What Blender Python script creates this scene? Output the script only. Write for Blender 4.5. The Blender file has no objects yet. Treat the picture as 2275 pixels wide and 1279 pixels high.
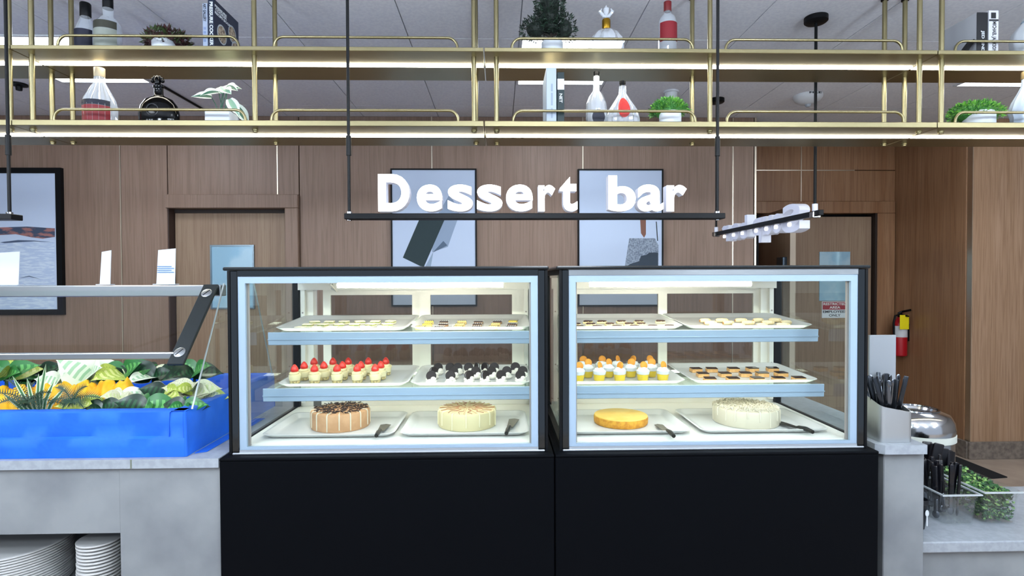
import bpy, bmesh, math, random
from mathutils import Vector, Matrix
C = bpy.context.scene.collection
PI = math.pi
rnd = random.Random(7)

# ------------------------------------------------------------------ camera
F = 1230.0; CX = 1137.5; CY = 639.5; EYE = 1.57
PITCH = math.atan(21.5 / F); YAW = math.radians(1.35); ROLL = math.radians(0.22)
RC = Matrix.Rotation(-YAW, 3, 'Z') @ Matrix.Rotation(PI / 2 - PITCH, 3, 'X') @ Matrix.Rotation(-ROLL, 3, 'Z')
cam = bpy.data.cameras.new('camera'); co = bpy.data.objects.new('camera', cam); C.objects.link(co)
co.matrix_world = Matrix.Translation((0, 0, EYE)) @ RC.to_4x4()
cam.sensor_width = 36; cam.lens = 36 * F / 2275; cam.clip_start = .02
bpy.context.scene.camera = co
CAM = Vector((0, 0, EYE))

def P(u, v, X=None, Y=None, Z=None):
    d = RC @ Vector((u - CX, CY - v, -F))
    if Y is not None: t = Y / d.y
    elif X is not None: t = X / d.x
    else: t = (Z - EYE) / d.z
    return CAM + d * t
def UX(u, Y, v=618): return P(u, v, Y=Y).x
def VZ(v, Y, u=1137): return P(u, v, Y=Y).z

# ------------------------------------------------------------------ world, exposure
W = bpy.data.worlds.new('world'); bpy.context.scene.world = W; W.use_nodes = True
bg = W.node_tree.nodes['Background']; bg.inputs[0].default_value = (.70, .81, 1.0, 1); bg.inputs[1].default_value = .8
vs = bpy.context.scene.view_settings
vs.view_transform = 'Standard'; vs.look = 'None'; vs.gamma = 1; vs.exposure = 0.08; vs.use_curve_mapping = False
cy = bpy.context.scene.cycles
cy.max_bounces = 8; cy.transparent_max_bounces = 24; cy.glossy_bounces = 4; cy.transmission_bounces = 8; cy.diffuse_bounces = 3
cy.caustics_reflective = False; cy.caustics_refractive = False; cy.sample_clamp_indirect = 4
E_PANEL = 13.0; E_STRIP = 20.0; E_TUBE = 38.0; E_SHELF = 6.5; E_GLOBE = 70.0; E_SIGN = 2.5

# ------------------------------------------------------------------ materials
def lin(h):
    if not isinstance(h, str): return h
    c = [int(h[i:i + 2], 16) / 255 for i in (0, 2, 4)]
    return tuple(x / 12.92 if x <= .04045 else ((x + .055) / 1.055) ** 2.4 for x in c)
MATS = {}
def mat(name, col='808080', rough=.5, metal=0., emit=None, es=0., noise=None, trans=0., ior=1.45, bump=None, spec=.5, coat=0., stretch=None, alpha=1., sss=0.):
    if name in MATS: return MATS[name]
    m = bpy.data.materials.new(name); m.use_nodes = True
    nt = m.node_tree; b = nt.nodes['Principled BSDF']; I = b.inputs
    c = lin(col); I['Base Color'].default_value = (*c, 1)
    I['Roughness'].default_value = rough; I['Metallic'].default_value = metal; I['IOR'].default_value = ior
    I['Transmission Weight'].default_value = trans; I['Specular IOR Level'].default_value = spec
    I['Coat Weight'].default_value = coat; I['Alpha'].default_value = alpha
    if emit: I['Emission Color'].default_value = (*lin(emit), 1); I['Emission Strength'].default_value = es
    if noise or bump:
        tc = nt.nodes.new('ShaderNodeTexCoord'); mp = nt.nodes.new('ShaderNodeMapping')
        nt.links.new(tc.outputs['Object'], mp.inputs[0])
        if stretch: mp.inputs['Scale'].default_value = stretch
    if noise:
        sc, col2, lo, hi = noise
        n = nt.nodes.new('ShaderNodeTexNoise'); n.inputs['Scale'].default_value = sc; n.inputs['Detail'].default_value = 5
        nt.links.new(mp.outputs[0], n.inputs['Vector'])
        r = nt.nodes.new('ShaderNodeValToRGB'); r.color_ramp.elements[0].position = lo; r.color_ramp.elements[1].position = hi
        r.color_ramp.elements[0].color = (*c, 1); r.color_ramp.elements[1].color = (*lin(col2), 1)
        nt.links.new(n.outputs['Fac'], r.inputs[0]); nt.links.new(r.outputs[0], I['Base Color'])
    if bump:
        n2 = nt.nodes.new('ShaderNodeTexNoise'); n2.inputs['Scale'].default_value = bump[0]; n2.inputs['Detail'].default_value = 3
        nt.links.new(mp.outputs[0], n2.inputs['Vector'])
        bp = nt.nodes.new('ShaderNodeBump'); bp.inputs['Strength'].default_value = bump[1]; bp.inputs['Distance'].default_value = bump[2] if len(bump) > 2 else .01
        nt.links.new(n2.outputs['Fac'], bp.inputs['Height']); nt.links.new(bp.outputs[0], I['Normal'])
    MATS[name] = m; return m

def pane(name, tint=(1, 1, 1), refl=1.0, haze=0., hcol=(.8, .85, .9)):
    m = bpy.data.materials.new(name); m.use_nodes = True; nt = m.node_tree; nt.nodes.clear()
    o = nt.nodes.new('ShaderNodeOutputMaterial'); t = nt.nodes.new('ShaderNodeBsdfTransparent'); t.inputs[0].default_value = (*tint, 1)
    g = nt.nodes.new('ShaderNodeBsdfGlossy'); g.inputs['Roughness'].default_value = .0; g.inputs[0].default_value = (1, 1, 1, 1)
    fr = nt.nodes.new('ShaderNodeFresnel'); fr.inputs[0].default_value = 1.45
    mu = nt.nodes.new('ShaderNodeMath'); mu.operation = 'MULTIPLY'; mu.inputs[1].default_value = refl
    ge = nt.nodes.new('ShaderNodeNewGeometry'); ma = nt.nodes.new('ShaderNodeMath'); ma.operation = 'SUBTRACT'; ma.inputs[0].default_value = 1
    nt.links.new(ge.outputs['Backfacing'], ma.inputs[1]); m0 = nt.nodes.new('ShaderNodeMath'); m0.operation = 'MULTIPLY'
    nt.links.new(fr.outputs[0], m0.inputs[0]); nt.links.new(ma.outputs[0], m0.inputs[1]); nt.links.new(m0.outputs[0], mu.inputs[0])
    mx = nt.nodes.new('ShaderNodeMixShader'); nt.links.new(mu.outputs[0], mx.inputs[0])
    if haze:
        d = nt.nodes.new('ShaderNodeBsdfDiffuse'); d.inputs[0].default_value = (*hcol, 1)
        m2 = nt.nodes.new('ShaderNodeMixShader'); m2.inputs[0].default_value = haze
        nt.links.new(t.outputs[0], m2.inputs[1]); nt.links.new(d.outputs[0], m2.inputs[2]); nt.links.new(m2.outputs[0], mx.inputs[1])
    else: nt.links.new(t.outputs[0], mx.inputs[1])
    nt.links.new(g.outputs[0], mx.inputs[2]); nt.links.new(mx.outputs[0], o.inputs[0])
    MATS[name] = m; return m

def wood(name, c1, c2, c3, rough=.42):
    m = bpy.data.materials.new(name); m.use_nodes = True; nt = m.node_tree; b = nt.nodes['Principled BSDF']
    tc = nt.nodes.new('ShaderNodeTexCoord')
    def nz(scale, sc, det):
        mp = nt.nodes.new('ShaderNodeMapping'); mp.inputs['Scale'].default_value = scale
        nt.links.new(tc.outputs['Object'], mp.inputs[0])
        n = nt.nodes.new('ShaderNodeTexNoise'); n.inputs['Scale'].default_value = sc; n.inputs['Detail'].default_value = det; n.inputs['Distortion'].default_value = .6
        nt.links.new(mp.outputs[0], n.inputs['Vector']); return n
    a = nz((1, 1, .06), 9, 6); f = nz((1, 1, .025), 90, 4)
    r = nt.nodes.new('ShaderNodeValToRGB'); e = r.color_ramp.elements
    e[0].position = .3; e[0].color = (*lin(c2), 1); e[1].position = .7; e[1].color = (*lin(c1), 1)
    nt.links.new(a.outputs['Fac'], r.inputs[0])
    r2 = nt.nodes.new('ShaderNodeValToRGB'); r2.color_ramp.elements[0].position = .46; r2.color_ramp.elements[1].position = .62
    r2.color_ramp.elements[0].color = (0, 0, 0, 1); r2.color_ramp.elements[1].color = (.55, .55, .55, 1)
    nt.links.new(f.outputs['Fac'], r2.inputs[0])
    mx = nt.nodes.new('ShaderNodeMix'); mx.data_type = 'RGBA'
    nt.links.new(r2.outputs[0], mx.inputs[0]); nt.links.new(r.outputs[0], mx.inputs[6]); mx.inputs[7].default_value = (*lin(c3), 1)
    nt.links.new(mx.outputs[2], b.inputs['Base Color']); b.inputs['Roughness'].default_value = rough
    b.inputs['Specular IOR Level'].default_value = .3
    MATS[name] = m; return m

M_wood = wood('oak_panel', '90796a', '846c5d', '75604f')
wood('oak_panel_lit', 'a98a70', '98785c', '80624a'); M_wood_rr = MATS['oak_panel_lit']; M_wood_r = wood('oak_panel_warm', '9c785a', '8a6446', '74523a')  # lighter copy of the warm oak: right wall's extra brightness put into colour
M_door = wood('oak_door', '968069', '8c7460', '7a614e')
M_metaltrim = mat('trim_metal', 'd8ccb8', .3, 1)
M_ceil = mat('ceiling_tile', 'eceef4', .9, noise=(60, 'e4e6ee', .4, .6), bump=(220, .12, .004))
M_ceilgap = mat('ceiling_grid', 'b8bac4', .8)
M_floor = mat('floor_tile', 'ab9a8a', .5, noise=(6, '9c8b7c', .35, .65))
M_base = mat('stone_base', '7d7268', .7, noise=(30, '5f564e', .35, .65))
M_paint = mat('wall_paint', '8f8a86', .8)
M_conc = mat('concrete_laminate', '888c8f', .6, noise=(3.5, '72767b', .4, .68), spec=.3)
M_quartz = mat('white_quartz', '9ba2aa', .35, noise=(40, '90979f', .4, .6))
M_black = mat('black_laminate', '020408', .6, spec=.08)
M_lid = mat('black_lid', '0b1216', .2)
M_chrome = mat('chrome', '9a9da0', .12, 1)
M_steel = mat('brushed_steel', 'a4a8aa', .28, 1, bump=(60, .05, .002), stretch=(1, 20, 20))
M_darkchrome = mat('dark_mirror', '4a4e50', .08, 1)
M_strip = mat('strip_steel', 'c4cad0', .3, .6)
M_frost = mat('frame_white', '93a7ba', .35)
M_white = mat('white_enamel', 'ecebe4', .4)
M_grey = mat('grey_gasket', '96908c', .5)
M_glass = pane('clear_glass', (.96, .99, .98), 1.0)
M_glassf = pane('front_glass', (.98, 1, .99), .5)
M_glassd = pane('door_glass', (.74, .72, .69), 1.2)
M_shelfglass = pane('shelf_glass', (.9, .97, .95), 1.0, .12, (.75, .9, .88))
M_acr = pane('acrylic', (.9, .92, .94), 1.0, .45, (.75, .78, .82))
M_clear = pane('clear_plastic', (.97, .98, .98), 1.2, .02, (.9, .9, .9))
M_brass = mat('brushed_brass', '928968', .38, 1, bump=(50, .04, .002), stretch=(1, 30, 30))
M_brass2 = mat('brass_tube', '9c9370', .32, 1)
M_blk = mat('black_metal', '07090c', .45, spec=.2)
M_led = mat('led_strip', 'ffffff', .5, emit='fff8e6', es=E_STRIP)
M_panel = mat('light_panel', 'ffffff', .5, emit='eaf3ff', es=E_PANEL)
M_tube = mat('case_tube', 'ffffff', .5, emit='fff6e4', es=E_TUBE)
M_slight = mat('shelf_light_and_fill', 'ffffff', .5, emit='fff3df', es=E_SHELF)
M_globe = mat('globe_lamp', 'ffffff', .5, emit='e8f4ff', es=E_GLOBE)
M_sign = mat('sign_face', 'ffffff', .5, emit='fffdf2', es=E_SIGN)
M_signside = mat('sign_side', 'b4b8c4', .3, emit='e6ecff', es=.22)
M_signback = mat('sign_back', 'c3c8d8', .35, emit='cfd6ff', es=.15)
M_dot = mat('sign_stud', 'ffffff', .3, emit='ffffff', es=1.5)
M_melamine = mat('white_melamine', 'cdcecd', .25)
M_blue = mat('blue_cloth', '0f5ac8', .7, noise=(5, '1a68dc', .4, .7), bump=(9, .35, .02))
M_paper = mat('white_card', 'c9cfd8', .5)
M_glassb = pane('bottle_glass', (.93, .96, .98), 2.4, .2, (.85, .92, 1.)); M_crystal = pane('crystal_glass', (.93, .96, .98), 2.6, .38, (.88, .93, 1.))  # white haze and strong reflection put a bright glisten into the bottles
M_glassbk = mat('black_glass', '040508', .1, spec=.25)
M_red = mat('label_red', '7c1420', .5)
M_redcap = mat('cap_red', '6a1418', .4)
M_navy = mat('label_navy', '0c1228', .5)
M_olive = mat('label_olive', '33342a', .5)
M_pale = mat('label_pale', '8a9088', .5)
M_pot = mat('white_pot', 'd4dae0', .4)

# ------------------------------------------------------------------ mesh builder
class MB:
    def __init__(s): s.v = []; s.f = []; s.m = []
    def add(s, vs_, fs, mi=0):
        o = len(s.v); s.v += [Vector(p) for p in vs_]
        for f in fs: s.f.append([i + o for i in f]); s.m.append(mi)
        return s
    def merge(s, o, mi=None):
        n = len(s.v); s.v += o.v
        for f, m in zip(o.f, o.m): s.f.append([i + n for i in f]); s.m.append(m if mi is None else mi)
        return s
    def xf(s, M): s.v = [M @ p for p in s.v]; return s
    def mv(s, x, y, z): d = Vector((x, y, z)); s.v = [p + d for p in s.v]; return s
    def box(s, x0, x1, y0, y1, z0, z1, mi=0):
        return s.add([(x0, y0, z0), (x1, y0, z0), (x1, y1, z0), (x0, y1, z0), (x0, y0, z1), (x1, y0, z1), (x1, y1, z1), (x0, y1, z1)],
                     [(0, 3, 2, 1), (4, 5, 6, 7), (0, 1, 5, 4), (1, 2, 6, 5), (2, 3, 7, 6), (3, 0, 4, 7)], mi)
    def rbox(s, x0, x1, y0, y1, z0, z1, r=.004, seg=2, mi=0):
        bm = bmesh.new(); bmesh.ops.create_cube(bm, size=1)
        for p in bm.verts: p.co = Vector(((x0 + x1) / 2 + p.co.x * (x1 - x0), (y0 + y1) / 2 + p.co.y * (y1 - y0), (z0 + z1) / 2 + p.co.z * (z1 - z0)))
        r = min(r, abs(x1 - x0) * .49, abs(y1 - y0) * .49, abs(z1 - z0) * .49)
        bmesh.ops.bevel(bm, geom=bm.edges[:], offset=r, segments=seg, profile=.5, affect='EDGES')
        bm.verts.index_update(); s.add([p.co.copy() for p in bm.verts], [[q.index for q in f.verts] for f in bm.faces], mi); bm.free(); return s
    def tube(s, pts, r, n=10, mi=0, caps=True, taper=None):
        pts = [Vector(p) for p in pts]; o = len(s.v); t0 = None; a = None
        for i, p in enumerate(pts):
            t = (pts[min(i + 1, len(pts) - 1)] - pts[max(i - 1, 0)]).normalized()
            if a is None: a = t.orthogonal().normalized()
            else: a = (a - t * a.dot(t)).normalized()
            b = t.cross(a); rr = r if taper is None else r * taper[i]
            for k in range(n): s.v.append(p + (a * math.cos(2 * PI * k / n) + b * math.sin(2 * PI * k / n)) * rr)
        for i in range(len(pts) - 1):
            for k in range(n):
                k2 = (k + 1) % n; s.f.append([o + i * n + k, o + i * n + k2, o + (i + 1) * n + k2, o + (i + 1) * n + k]); s.m.append(mi)
        if caps:
            s.f.append([o + k for k in range(n)][::-1]); s.m.append(mi)
            e = o + (len(pts) - 1) * n; s.f.append([e + k for k in range(n)]); s.m.append(mi)
        return s
    def lathe(s, prof, c=(0, 0, 0), n=24, a0=0., a1=2 * PI, mi=0, sx=1., sy=1., ripple=0., rn=12, caps=True):
        full = abs(a1 - a0 - 2 * PI) < 1e-6; o = len(s.v); cols = n if full else n + 1
        for (r, z) in prof:
            for k in range(cols):
                a = a0 + (a1 - a0) * k / n; q = r * (1 + ripple * math.cos(rn * a))
                s.v.append(Vector((c[0] + q * math.cos(a) * sx, c[1] + q * math.sin(a) * sy, c[2] + z)))
        for i in range(len(prof) - 1):
            for k in range(n):
                k2 = (k + 1) % cols; s.f.append([o + i * cols + k, o + i * cols + k2, o + (i + 1) * cols + k2, o + (i + 1) * cols + k]); s.m.append(mi)
        if caps and full:
            s.f.append([o + k for k in range(n)][::-1]); s.m.append(mi)
            e = o + (len(prof) - 1) * cols; s.f.append([e + k for k in range(n)]); s.m.append(mi)
        return s
    def prism(s, poly, d, mi=0):
        n = len(poly); d = Vector(d); o = len(s.v); s.v += [Vector(p) for p in poly] + [Vector(p) + d for p in poly]
        s.f.append([o + i for i in range(n)][::-1]); s.f.append([o + n + i for i in range(n)]); s.m += [mi, mi]
        for i in range(n): j = (i + 1) % n; s.f.append([o + i, o + j, o + n + j, o + n + i]); s.m.append(mi)
        return s
    def ell(s, c, r, n=12, m=8, mi=0, jit=0., rg=None):
        o = len(s.v); rg = rg or rnd
        s.v.append(Vector((c[0], c[1], c[2] - r[2])))
        for i in range(1, m):
            t = -PI / 2 + PI * i / m
            for k in range(n):
                a = 2 * PI * k / n; q = 1 + (rg.uniform(-jit, jit) if jit else 0)
                s.v.append(Vector((c[0] + r[0] * math.cos(t) * math.cos(a) * q, c[1] + r[1] * math.cos(t) * math.sin(a) * q, c[2] + r[2] * math.sin(t) * q)))
        s.v.append(Vector((c[0], c[1], c[2] + r[2]))); e = len(s.v) - 1
        for k in range(n): s.f.append([o, o + 1 + (k + 1) % n, o + 1 + k]); s.m.append(mi)
        for i in range(m - 2):
            for k in range(n):
                k2 = (k + 1) % n; b = o + 1 + i * n; s.f.append([b + k, b + k2, b + n + k2, b + n + k]); s.m.append(mi)
        b = o + 1 + (m - 2) * n
        for k in range(n): s.f.append([b + k, b + (k + 1) % n, e]); s.m.append(mi)
        return s

ORG = {}
def mesh_of(name, mb, ms, smooth, recalc=True):
    me = bpy.data.meshes.new(name); me.from_pydata([tuple(p) for p in mb.v], [], mb.f)
    for m in (ms if isinstance(ms, (list, tuple)) else [ms]): me.materials.append(m)
    if any(mb.m): me.polygons.foreach_set('material_index', mb.m)
    if recalc and len(mb.f) < 30000:
        bm = bmesh.new(); bm.from_mesh(me); bmesh.ops.recalc_face_normals(bm, faces=bm.faces[:]); bm.to_mesh(me); bm.free()
    if smooth:
        me.polygons.foreach_set('use_smooth', [True] * len(me.polygons)); me.set_sharp_from_angle(angle=math.radians(smooth if smooth > 1 else 40))
    me.update(); return me
def obj(name, mb, ms, parent=None, smooth=0, loc=None, recalc=True):
    """world-space mesh -> one object (origin: its thing's base)"""
    if parent is not None: L = ORG[parent]
    elif loc is not None: L = Vector(loc)
    else:
        lo = [min(p[i] for p in mb.v) for i in range(3)]; hi = [max(p[i] for p in mb.v) for i in range(3)]
        L = Vector(((lo[0] + hi[0]) / 2, (lo[1] + hi[1]) / 2, lo[2]))
    mb.v = [p - L for p in mb.v]
    o = bpy.data.objects.new(name, mesh_of(name, mb, ms, smooth, recalc)); C.objects.link(o)
    if parent is not None: o.parent = parent
    else: o.location = L
    ORG[o] = L; return o
def tag(o, label, cat, group=None, kind=None):
    if label: o['label'] = label
    if cat: o['category'] = cat
    if group: o['group'] = group
    if kind: o['kind'] = kind
    return o
def thing(name, label, cat, loc=(0, 0, 0), group=None):
    o = bpy.data.objects.new(name, None); C.objects.link(o); o.location = loc; ORG[o] = Vector(loc); o.empty_display_size = .05
    return tag(o, label, cat, group)
def struct(o): o['kind'] = 'structure'; return o
def dup(root, loc, rot=(0, 0, 0), label=None, scale=None):
    r = root.copy(); C.objects.link(r); r.location = loc; r.rotation_euler = rot
    if label: r['label'] = label
    if scale: r.scale = scale
    for ch in list(root.children):
        c = ch.copy(); C.objects.link(c); c.parent = r
        for g in list(ch.children):
            d = g.copy(); C.objects.link(d); d.parent = c
    return r
def place(root, first, loc, rot, label, scale=None):
    if first:
        root.location = loc; root.rotation_euler = rot; root['label'] = label
        if scale: root.scale = scale
        return root
    return dup(root, loc, rot, label, scale)

def text_mb(body, w=None, h=None, ext=.0005, bold=0., mi=0):
    cu = bpy.data.curves.new('t', 'FONT'); cu.body = body; cu.size = 1; cu.extrude = .5; cu.offset = bold; cu.resolution_u = 6
    o = bpy.data.objects.new('t', cu); C.objects.link(o)
    me = bpy.data.meshes.new_from_object(o.evaluated_get(bpy.context.evaluated_depsgraph_get()))
    vs_ = [p.co.copy() for p in me.vertices]; fs = [list(p.vertices) for p in me.polygons]
    bpy.data.objects.remove(o); bpy.data.curves.remove(cu); bpy.data.meshes.remove(me)
    x0 = min(p.x for p in vs_); x1 = max(p.x for p in vs_); y0 = min(p.y for p in vs_); y1 = max(p.y for p in vs_)
    sx = w / (x1 - x0) if w else None; sy = h / (y1 - y0) if h else None
    sx = sx or sy; sy = sy or sx
    b = MB(); b.add([((p.x - x0) * sx, (p.y - y0) * sy, p.z * 2 * ext) for p in vs_], fs, mi); return b
def basis(o, ex, ey, ez):
    M = Matrix.Identity(4)
    for i, e in enumerate((ex, ey, ez)):
        for k in range(3): M[k][i] = e[k]
    for k in range(3): M[k][3] = o[k]
    return M
def write(body, o, ex, ey, w=None, h=None, ext=.0004, bold=0.):
    ex = Vector(ex); ey = Vector(ey); return text_mb(body, w, h, ext, bold).xf(basis(Vector(o), ex, ey, ex.cross(ey)))

ORD = ['first', 'second', 'third', 'fourth', 'fifth', 'sixth', 'seventh', 'eighth', 'ninth', 'tenth', 'eleventh', 'twelfth', 'thirteenth', 'fourteenth', 'fifteenth', 'sixteenth', 'seventeenth', 'eighteenth']

# ================================================================== THE ROOM
ZC = 2.92; YB = 4.65; YR = 5.57
XA = UX(1679, YB, 400); XB = UX(2157, YB, 800)     # alcove from XA to XB
YREAR = -1.4; XL = -5.2; XR = 6.2
fl = struct(obj('floor', MB().box(XL, XR, YREAR, 6.9, -.1, 0), M_floor))
ce = struct(obj('ceiling', MB().box(XL, XR, YREAR, 6.9, ZC + .012, ZC + .1), M_ceilgap))
PANX = [-2.72, .46, 3.56]
LX = [.12 + .62 * i for i in range(-9, 11)]
LY = [3.145 + 1.22 * i for i in range(-5, 4)]
LIGHTS = [(x, 3.55) for x in PANX] + [(x, y) for x in PANX for y in (.9,)]  # second row is out of view, added for general light
tile_me = None
lights_rect = []
for (x, y) in LIGHTS:
    i = int((x - LX[0]) // .62); lx = LX[0] + .62 * i
    lights_rect.append((lx, lx + .62, y - .42, y + .33))
for i in range(len(LX) - 1):
    for j in range(len(LY) - 1):
        x0, x1, y0, y1 = LX[i] + .003, LX[i + 1] - .003, LY[j] + .003, LY[j + 1] - .003
        cuts = [r for r in lights_rect if abs(r[0] - LX[i]) < .05 and r[2] < y1 and r[3] > y0]
        segs = [(y0, y1)]
        for r in cuts:
            ns = []
            for a, b in segs:
                if r[2] > a + .02: ns.append((a, min(b, r[2] - .004)))
                if r[3] < b - .02: ns.append((max(a, r[3] + .004), b))
            segs = ns
        if y1 < 1.0 : 
            pass
        for a, b in segs:
            if b - a < .03: continue
            obj('ceiling_tile', MB().box(x0, x1, a, b, ZC, ZC + .012), M_ceil, ce)
for k, r in enumerate(lights_rect):
    seen = ['at the far left', 'above the middle of the brass shelves', 'at the far right']
    t = thing('ceiling_light', ('flush white square ceiling light ' + seen[k] + ' of the picture') if k < 3 else ('unseen flush square ceiling light added over the dining side, ' + ORD[k - 3] + ' from the left'), 'ceiling light', ((r[0] + r[1]) / 2, (r[2] + r[3]) / 2, ZC), 'square ceiling lights')
    x0, x1, y0, y1 = r
    obj('diffuser', MB().box(x0 + .02, x1 - .02, y0 + .02, y1 - .02, ZC - .004, ZC + .008), M_panel, t)
    fr = MB(); fr.box(x0 + .004, x1 - .004, y0 + .004, y0 + .02, ZC - .006, ZC + .01); fr.box(x0 + .004, x1 - .004, y1 - .02, y1 - .004, ZC - .006, ZC + .01)
    fr.box(x0 + .004, x0 + .02, y0 + .02, y1 - .02, ZC - .006, ZC + .01); fr.box(x1 - .02, x1 - .004, y0 + .02, y1 - .02, ZC - .006, ZC + .01)
    obj('frame', fr, mat('light_frame', 'd5d8dc', .5), t)

# back wall: slab, oak panels with metal joints
wb = struct(obj('wall_back', MB().box(XL, XA, YB + .14, YB + .2, 0, ZC), M_blk))
seams = [UX(u, YB, 450) for u in (268, 617, 960, 1295, 1628)]
dx0 = UX(374, YB, 550); dx1 = UX(666, YB, 550); dz = VZ(433, YB, 500)
di0 = UX(387, YB + .06, 550); di1 = UX(637, YB, 550); diz = VZ(463, YB, 500)
step = seams[0] - (seams[1] - seams[0])
cols = [XL, seams[0] - 2.6, step, seams[0], seams[1], seams[2], seams[3], seams[4], XA - .012]
for a, b in zip(cols, cols[1:]):
    parts = [(a, b, .0, ZC)]
    if a < dx1 and b > dx0:
        parts = []
        if a < dx0: parts.append((a, dx0, 0, ZC))
        if b > dx1: parts.append((dx1, b, 0, ZC))
        parts.append((max(a, dx0), min(b, dx1), dz, ZC))
    for (x0, x1, z0, z1) in parts:
        obj('wall_panel', MB().rbox(x0 + .004, x1 - .004, YB, YB + .139, z0 + .001, z1 - .001, .003, 1), M_wood, wb)
for s in seams:
    z0 = dz if dx0 < s < dx1 else 0
    obj('metal_joint', MB().box(s - .0045, s + .0045, YB - .002, YB + .03, z0, ZC - .002), M_metaltrim, wb)
obj('corner_trim', MB().box(XA - .012, XA + .004, YB - .004, YB + .14, 0, ZC - .002), M_metaltrim, wb)
struct(obj('wall_left', MB().box(XL - .1, XL, YREAR, 6.9, 0, ZC + .012), M_paint))
struct(obj('wall_right', MB().box(XR, XR + .1, YREAR, 6.9, 0, ZC + .012), M_paint))

# door in the back wall
d1 = struct(thing('door_1', 'flush oak door with a small vision pane and thick oak casing', None, ((dx0 + dx1) / 2, YB, 0)))
cs = MB(); cs.rbox(dx0, dx1, YB - .04, YB + .09, diz, dz, .004, 1); cs.rbox(di1, dx1, YB - .04, YB + .09, 0, diz - .001, .004, 1)
obj('casing', cs, M_wood, d1)
obj('jamb', MB().box(dx0 + .004, di0, YB - .01, YB + .13, 0, diz - .001), mat('dark_jamb', '3a2a24', .6), d1)
obj('leaf', MB().rbox(di0 + .003, di1 - .003, YB + .07, YB + .115, .01, diz - .03, .003, 1), M_door, d1)
obj('header_shade', MB().box(di0, di1, YB + .07, YB + .13, diz - .03, diz - .001), mat('shade_strip', '2a201c', .6), d1)  # dark strip painted as the header's shadow on the leaf
M_vis = mat('vision_glass_reflection', '9cc4da', .08, .3, noise=(5, 'b8d6e4', .45, .6))  # pale blue puts the reflected daylight into the pane colour
wx0 = UX(471, YB + .065, 600); wx1 = UX(562, YB + .065, 600); wz1 = VZ(547, YB + .065, 500); wz0 = VZ(683, YB + .065, 500)
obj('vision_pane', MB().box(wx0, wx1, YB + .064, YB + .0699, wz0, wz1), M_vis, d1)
vf = MB()
for a, b, c_, d_ in ((wx0 - .012, wx0, wz0 - .012, wz1 + .012), (wx1, wx1 + .012, wz0 - .012, wz1 + .012), (wx0, wx1, wz1, wz1 + .012), (wx0, wx1, wz0 - .012, wz0)):
    vf.box(a, b, YB + .058, YB + .0699, c_, d_)
obj('pane_frame', vf, mat('pane_frame_steel', '6f7d86', .3, .8), d1)

# alcove
al = struct(obj('wall_alcove', MB().box(XA - .1, XB + .1, YR + .12, YR + .18, 0, ZC), M_blk))
ox0, ox1, oz = UX(1690, YR, 480) - .06, UX(1946, YR, 480), VZ(474, YR, 1850)
hz = VZ(378, YR, 1730)
vx = UX(1780, YR, 380)
for (x0, x1, z0, z1) in ((XA, vx, hz, ZC), (vx, XB, hz, ZC), (XA, vx, oz + .12, hz), (vx, XB, oz + .12, hz), (XA, ox0 - .1, 0, oz + .12), (ox1 + .19, XB, 0, oz + .12)):
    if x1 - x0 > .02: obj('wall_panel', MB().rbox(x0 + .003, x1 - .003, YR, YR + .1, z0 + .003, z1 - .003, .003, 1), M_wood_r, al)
obj('metal_joint', MB().box(XA, vx + .55, YR - .002, YR + .02, hz - .004, hz + .004), M_metaltrim, al)
obj('metal_joint', MB().box(vx - .004, vx + .004, YR - .002, YR + .02, oz + .12, ZC - .01), M_metaltrim, al)
wl = struct(obj('wall_alcove_side', MB().box(XB, XB + .12, YB + .05, YR + .18, 0, ZC), M_blk))
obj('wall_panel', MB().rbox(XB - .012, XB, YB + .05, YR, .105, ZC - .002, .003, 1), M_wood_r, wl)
wr = struct(obj('wall_back_corner', MB().box(XB, XR, YB + .02, YB + .049, 0, ZC), M_blk))
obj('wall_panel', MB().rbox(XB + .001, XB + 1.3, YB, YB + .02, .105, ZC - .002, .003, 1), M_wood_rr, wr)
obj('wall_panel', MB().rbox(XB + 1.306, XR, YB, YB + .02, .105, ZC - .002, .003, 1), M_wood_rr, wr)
obj('corner_trim', MB().box(XB - .005, XB, YB - .004, YB + .049, .1, ZC - .002), M_metaltrim, wr)
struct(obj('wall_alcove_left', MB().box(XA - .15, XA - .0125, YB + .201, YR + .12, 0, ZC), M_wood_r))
struct(obj('baseboard_right', MB().rbox(XB - .022, XR, YB - .022, YB - .002, 0, .15, .003, 1), M_base))
struct(obj('baseboard_alcove', MB().rbox(XB - .034, XB - .0125, YB - .001, YR - .03, 0, .15, .003, 1), M_base))
struct(obj('baseboard_back', MB().rbox(XL, XA, YB - .02, YB - .0025, 0, .1, .003, 1), M_base))
# double door in the alcove: one leaf closed, the other swung open towards the room
hx = UX(1768, YR, 520)
d2 = struct(thing('door_2', 'oak double door in the alcove with its further leaf swung open', None, ((ox0 + ox1) / 2, YR, 0)))
cs = MB(); cs.rbox(ox0 - .1, ox1 + .18, YR - .03, YR + .1, oz, oz + .119, .004, 1); cs.rbox(ox1, ox1 + .18, YR - .03, YR + .1, 0, oz - .001, .004, 1)
cs.rbox(ox0 - .1, ox0, YR - .03, YR + .1, 0, oz - .001, .004, 1)
obj('casing', cs, M_wood_r, d2)
obj('jamb', MB().box(ox1 - .02, ox1 - .001, YR - .02, YR + .11, 0, oz - .001), mat('dark_jamb3', '241812', .6), d2)
lf = obj('leaf', MB().rbox(hx, ox1 - .024, YR + .03, YR + .075, .01, oz - .03, .003, 1), M_door, d2)
px0 = UX(1821, YR + .02, 600); px1 = UX(1889, YR + .02, 600); pz1 = VZ(559, YR + .02, 1850); pz0 = VZ(668, YR + .02, 1850)
obj('vision_pane', MB().box(px0, px1, YR + .022, YR + .0299, pz0, pz1), M_vis, d2)
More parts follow.
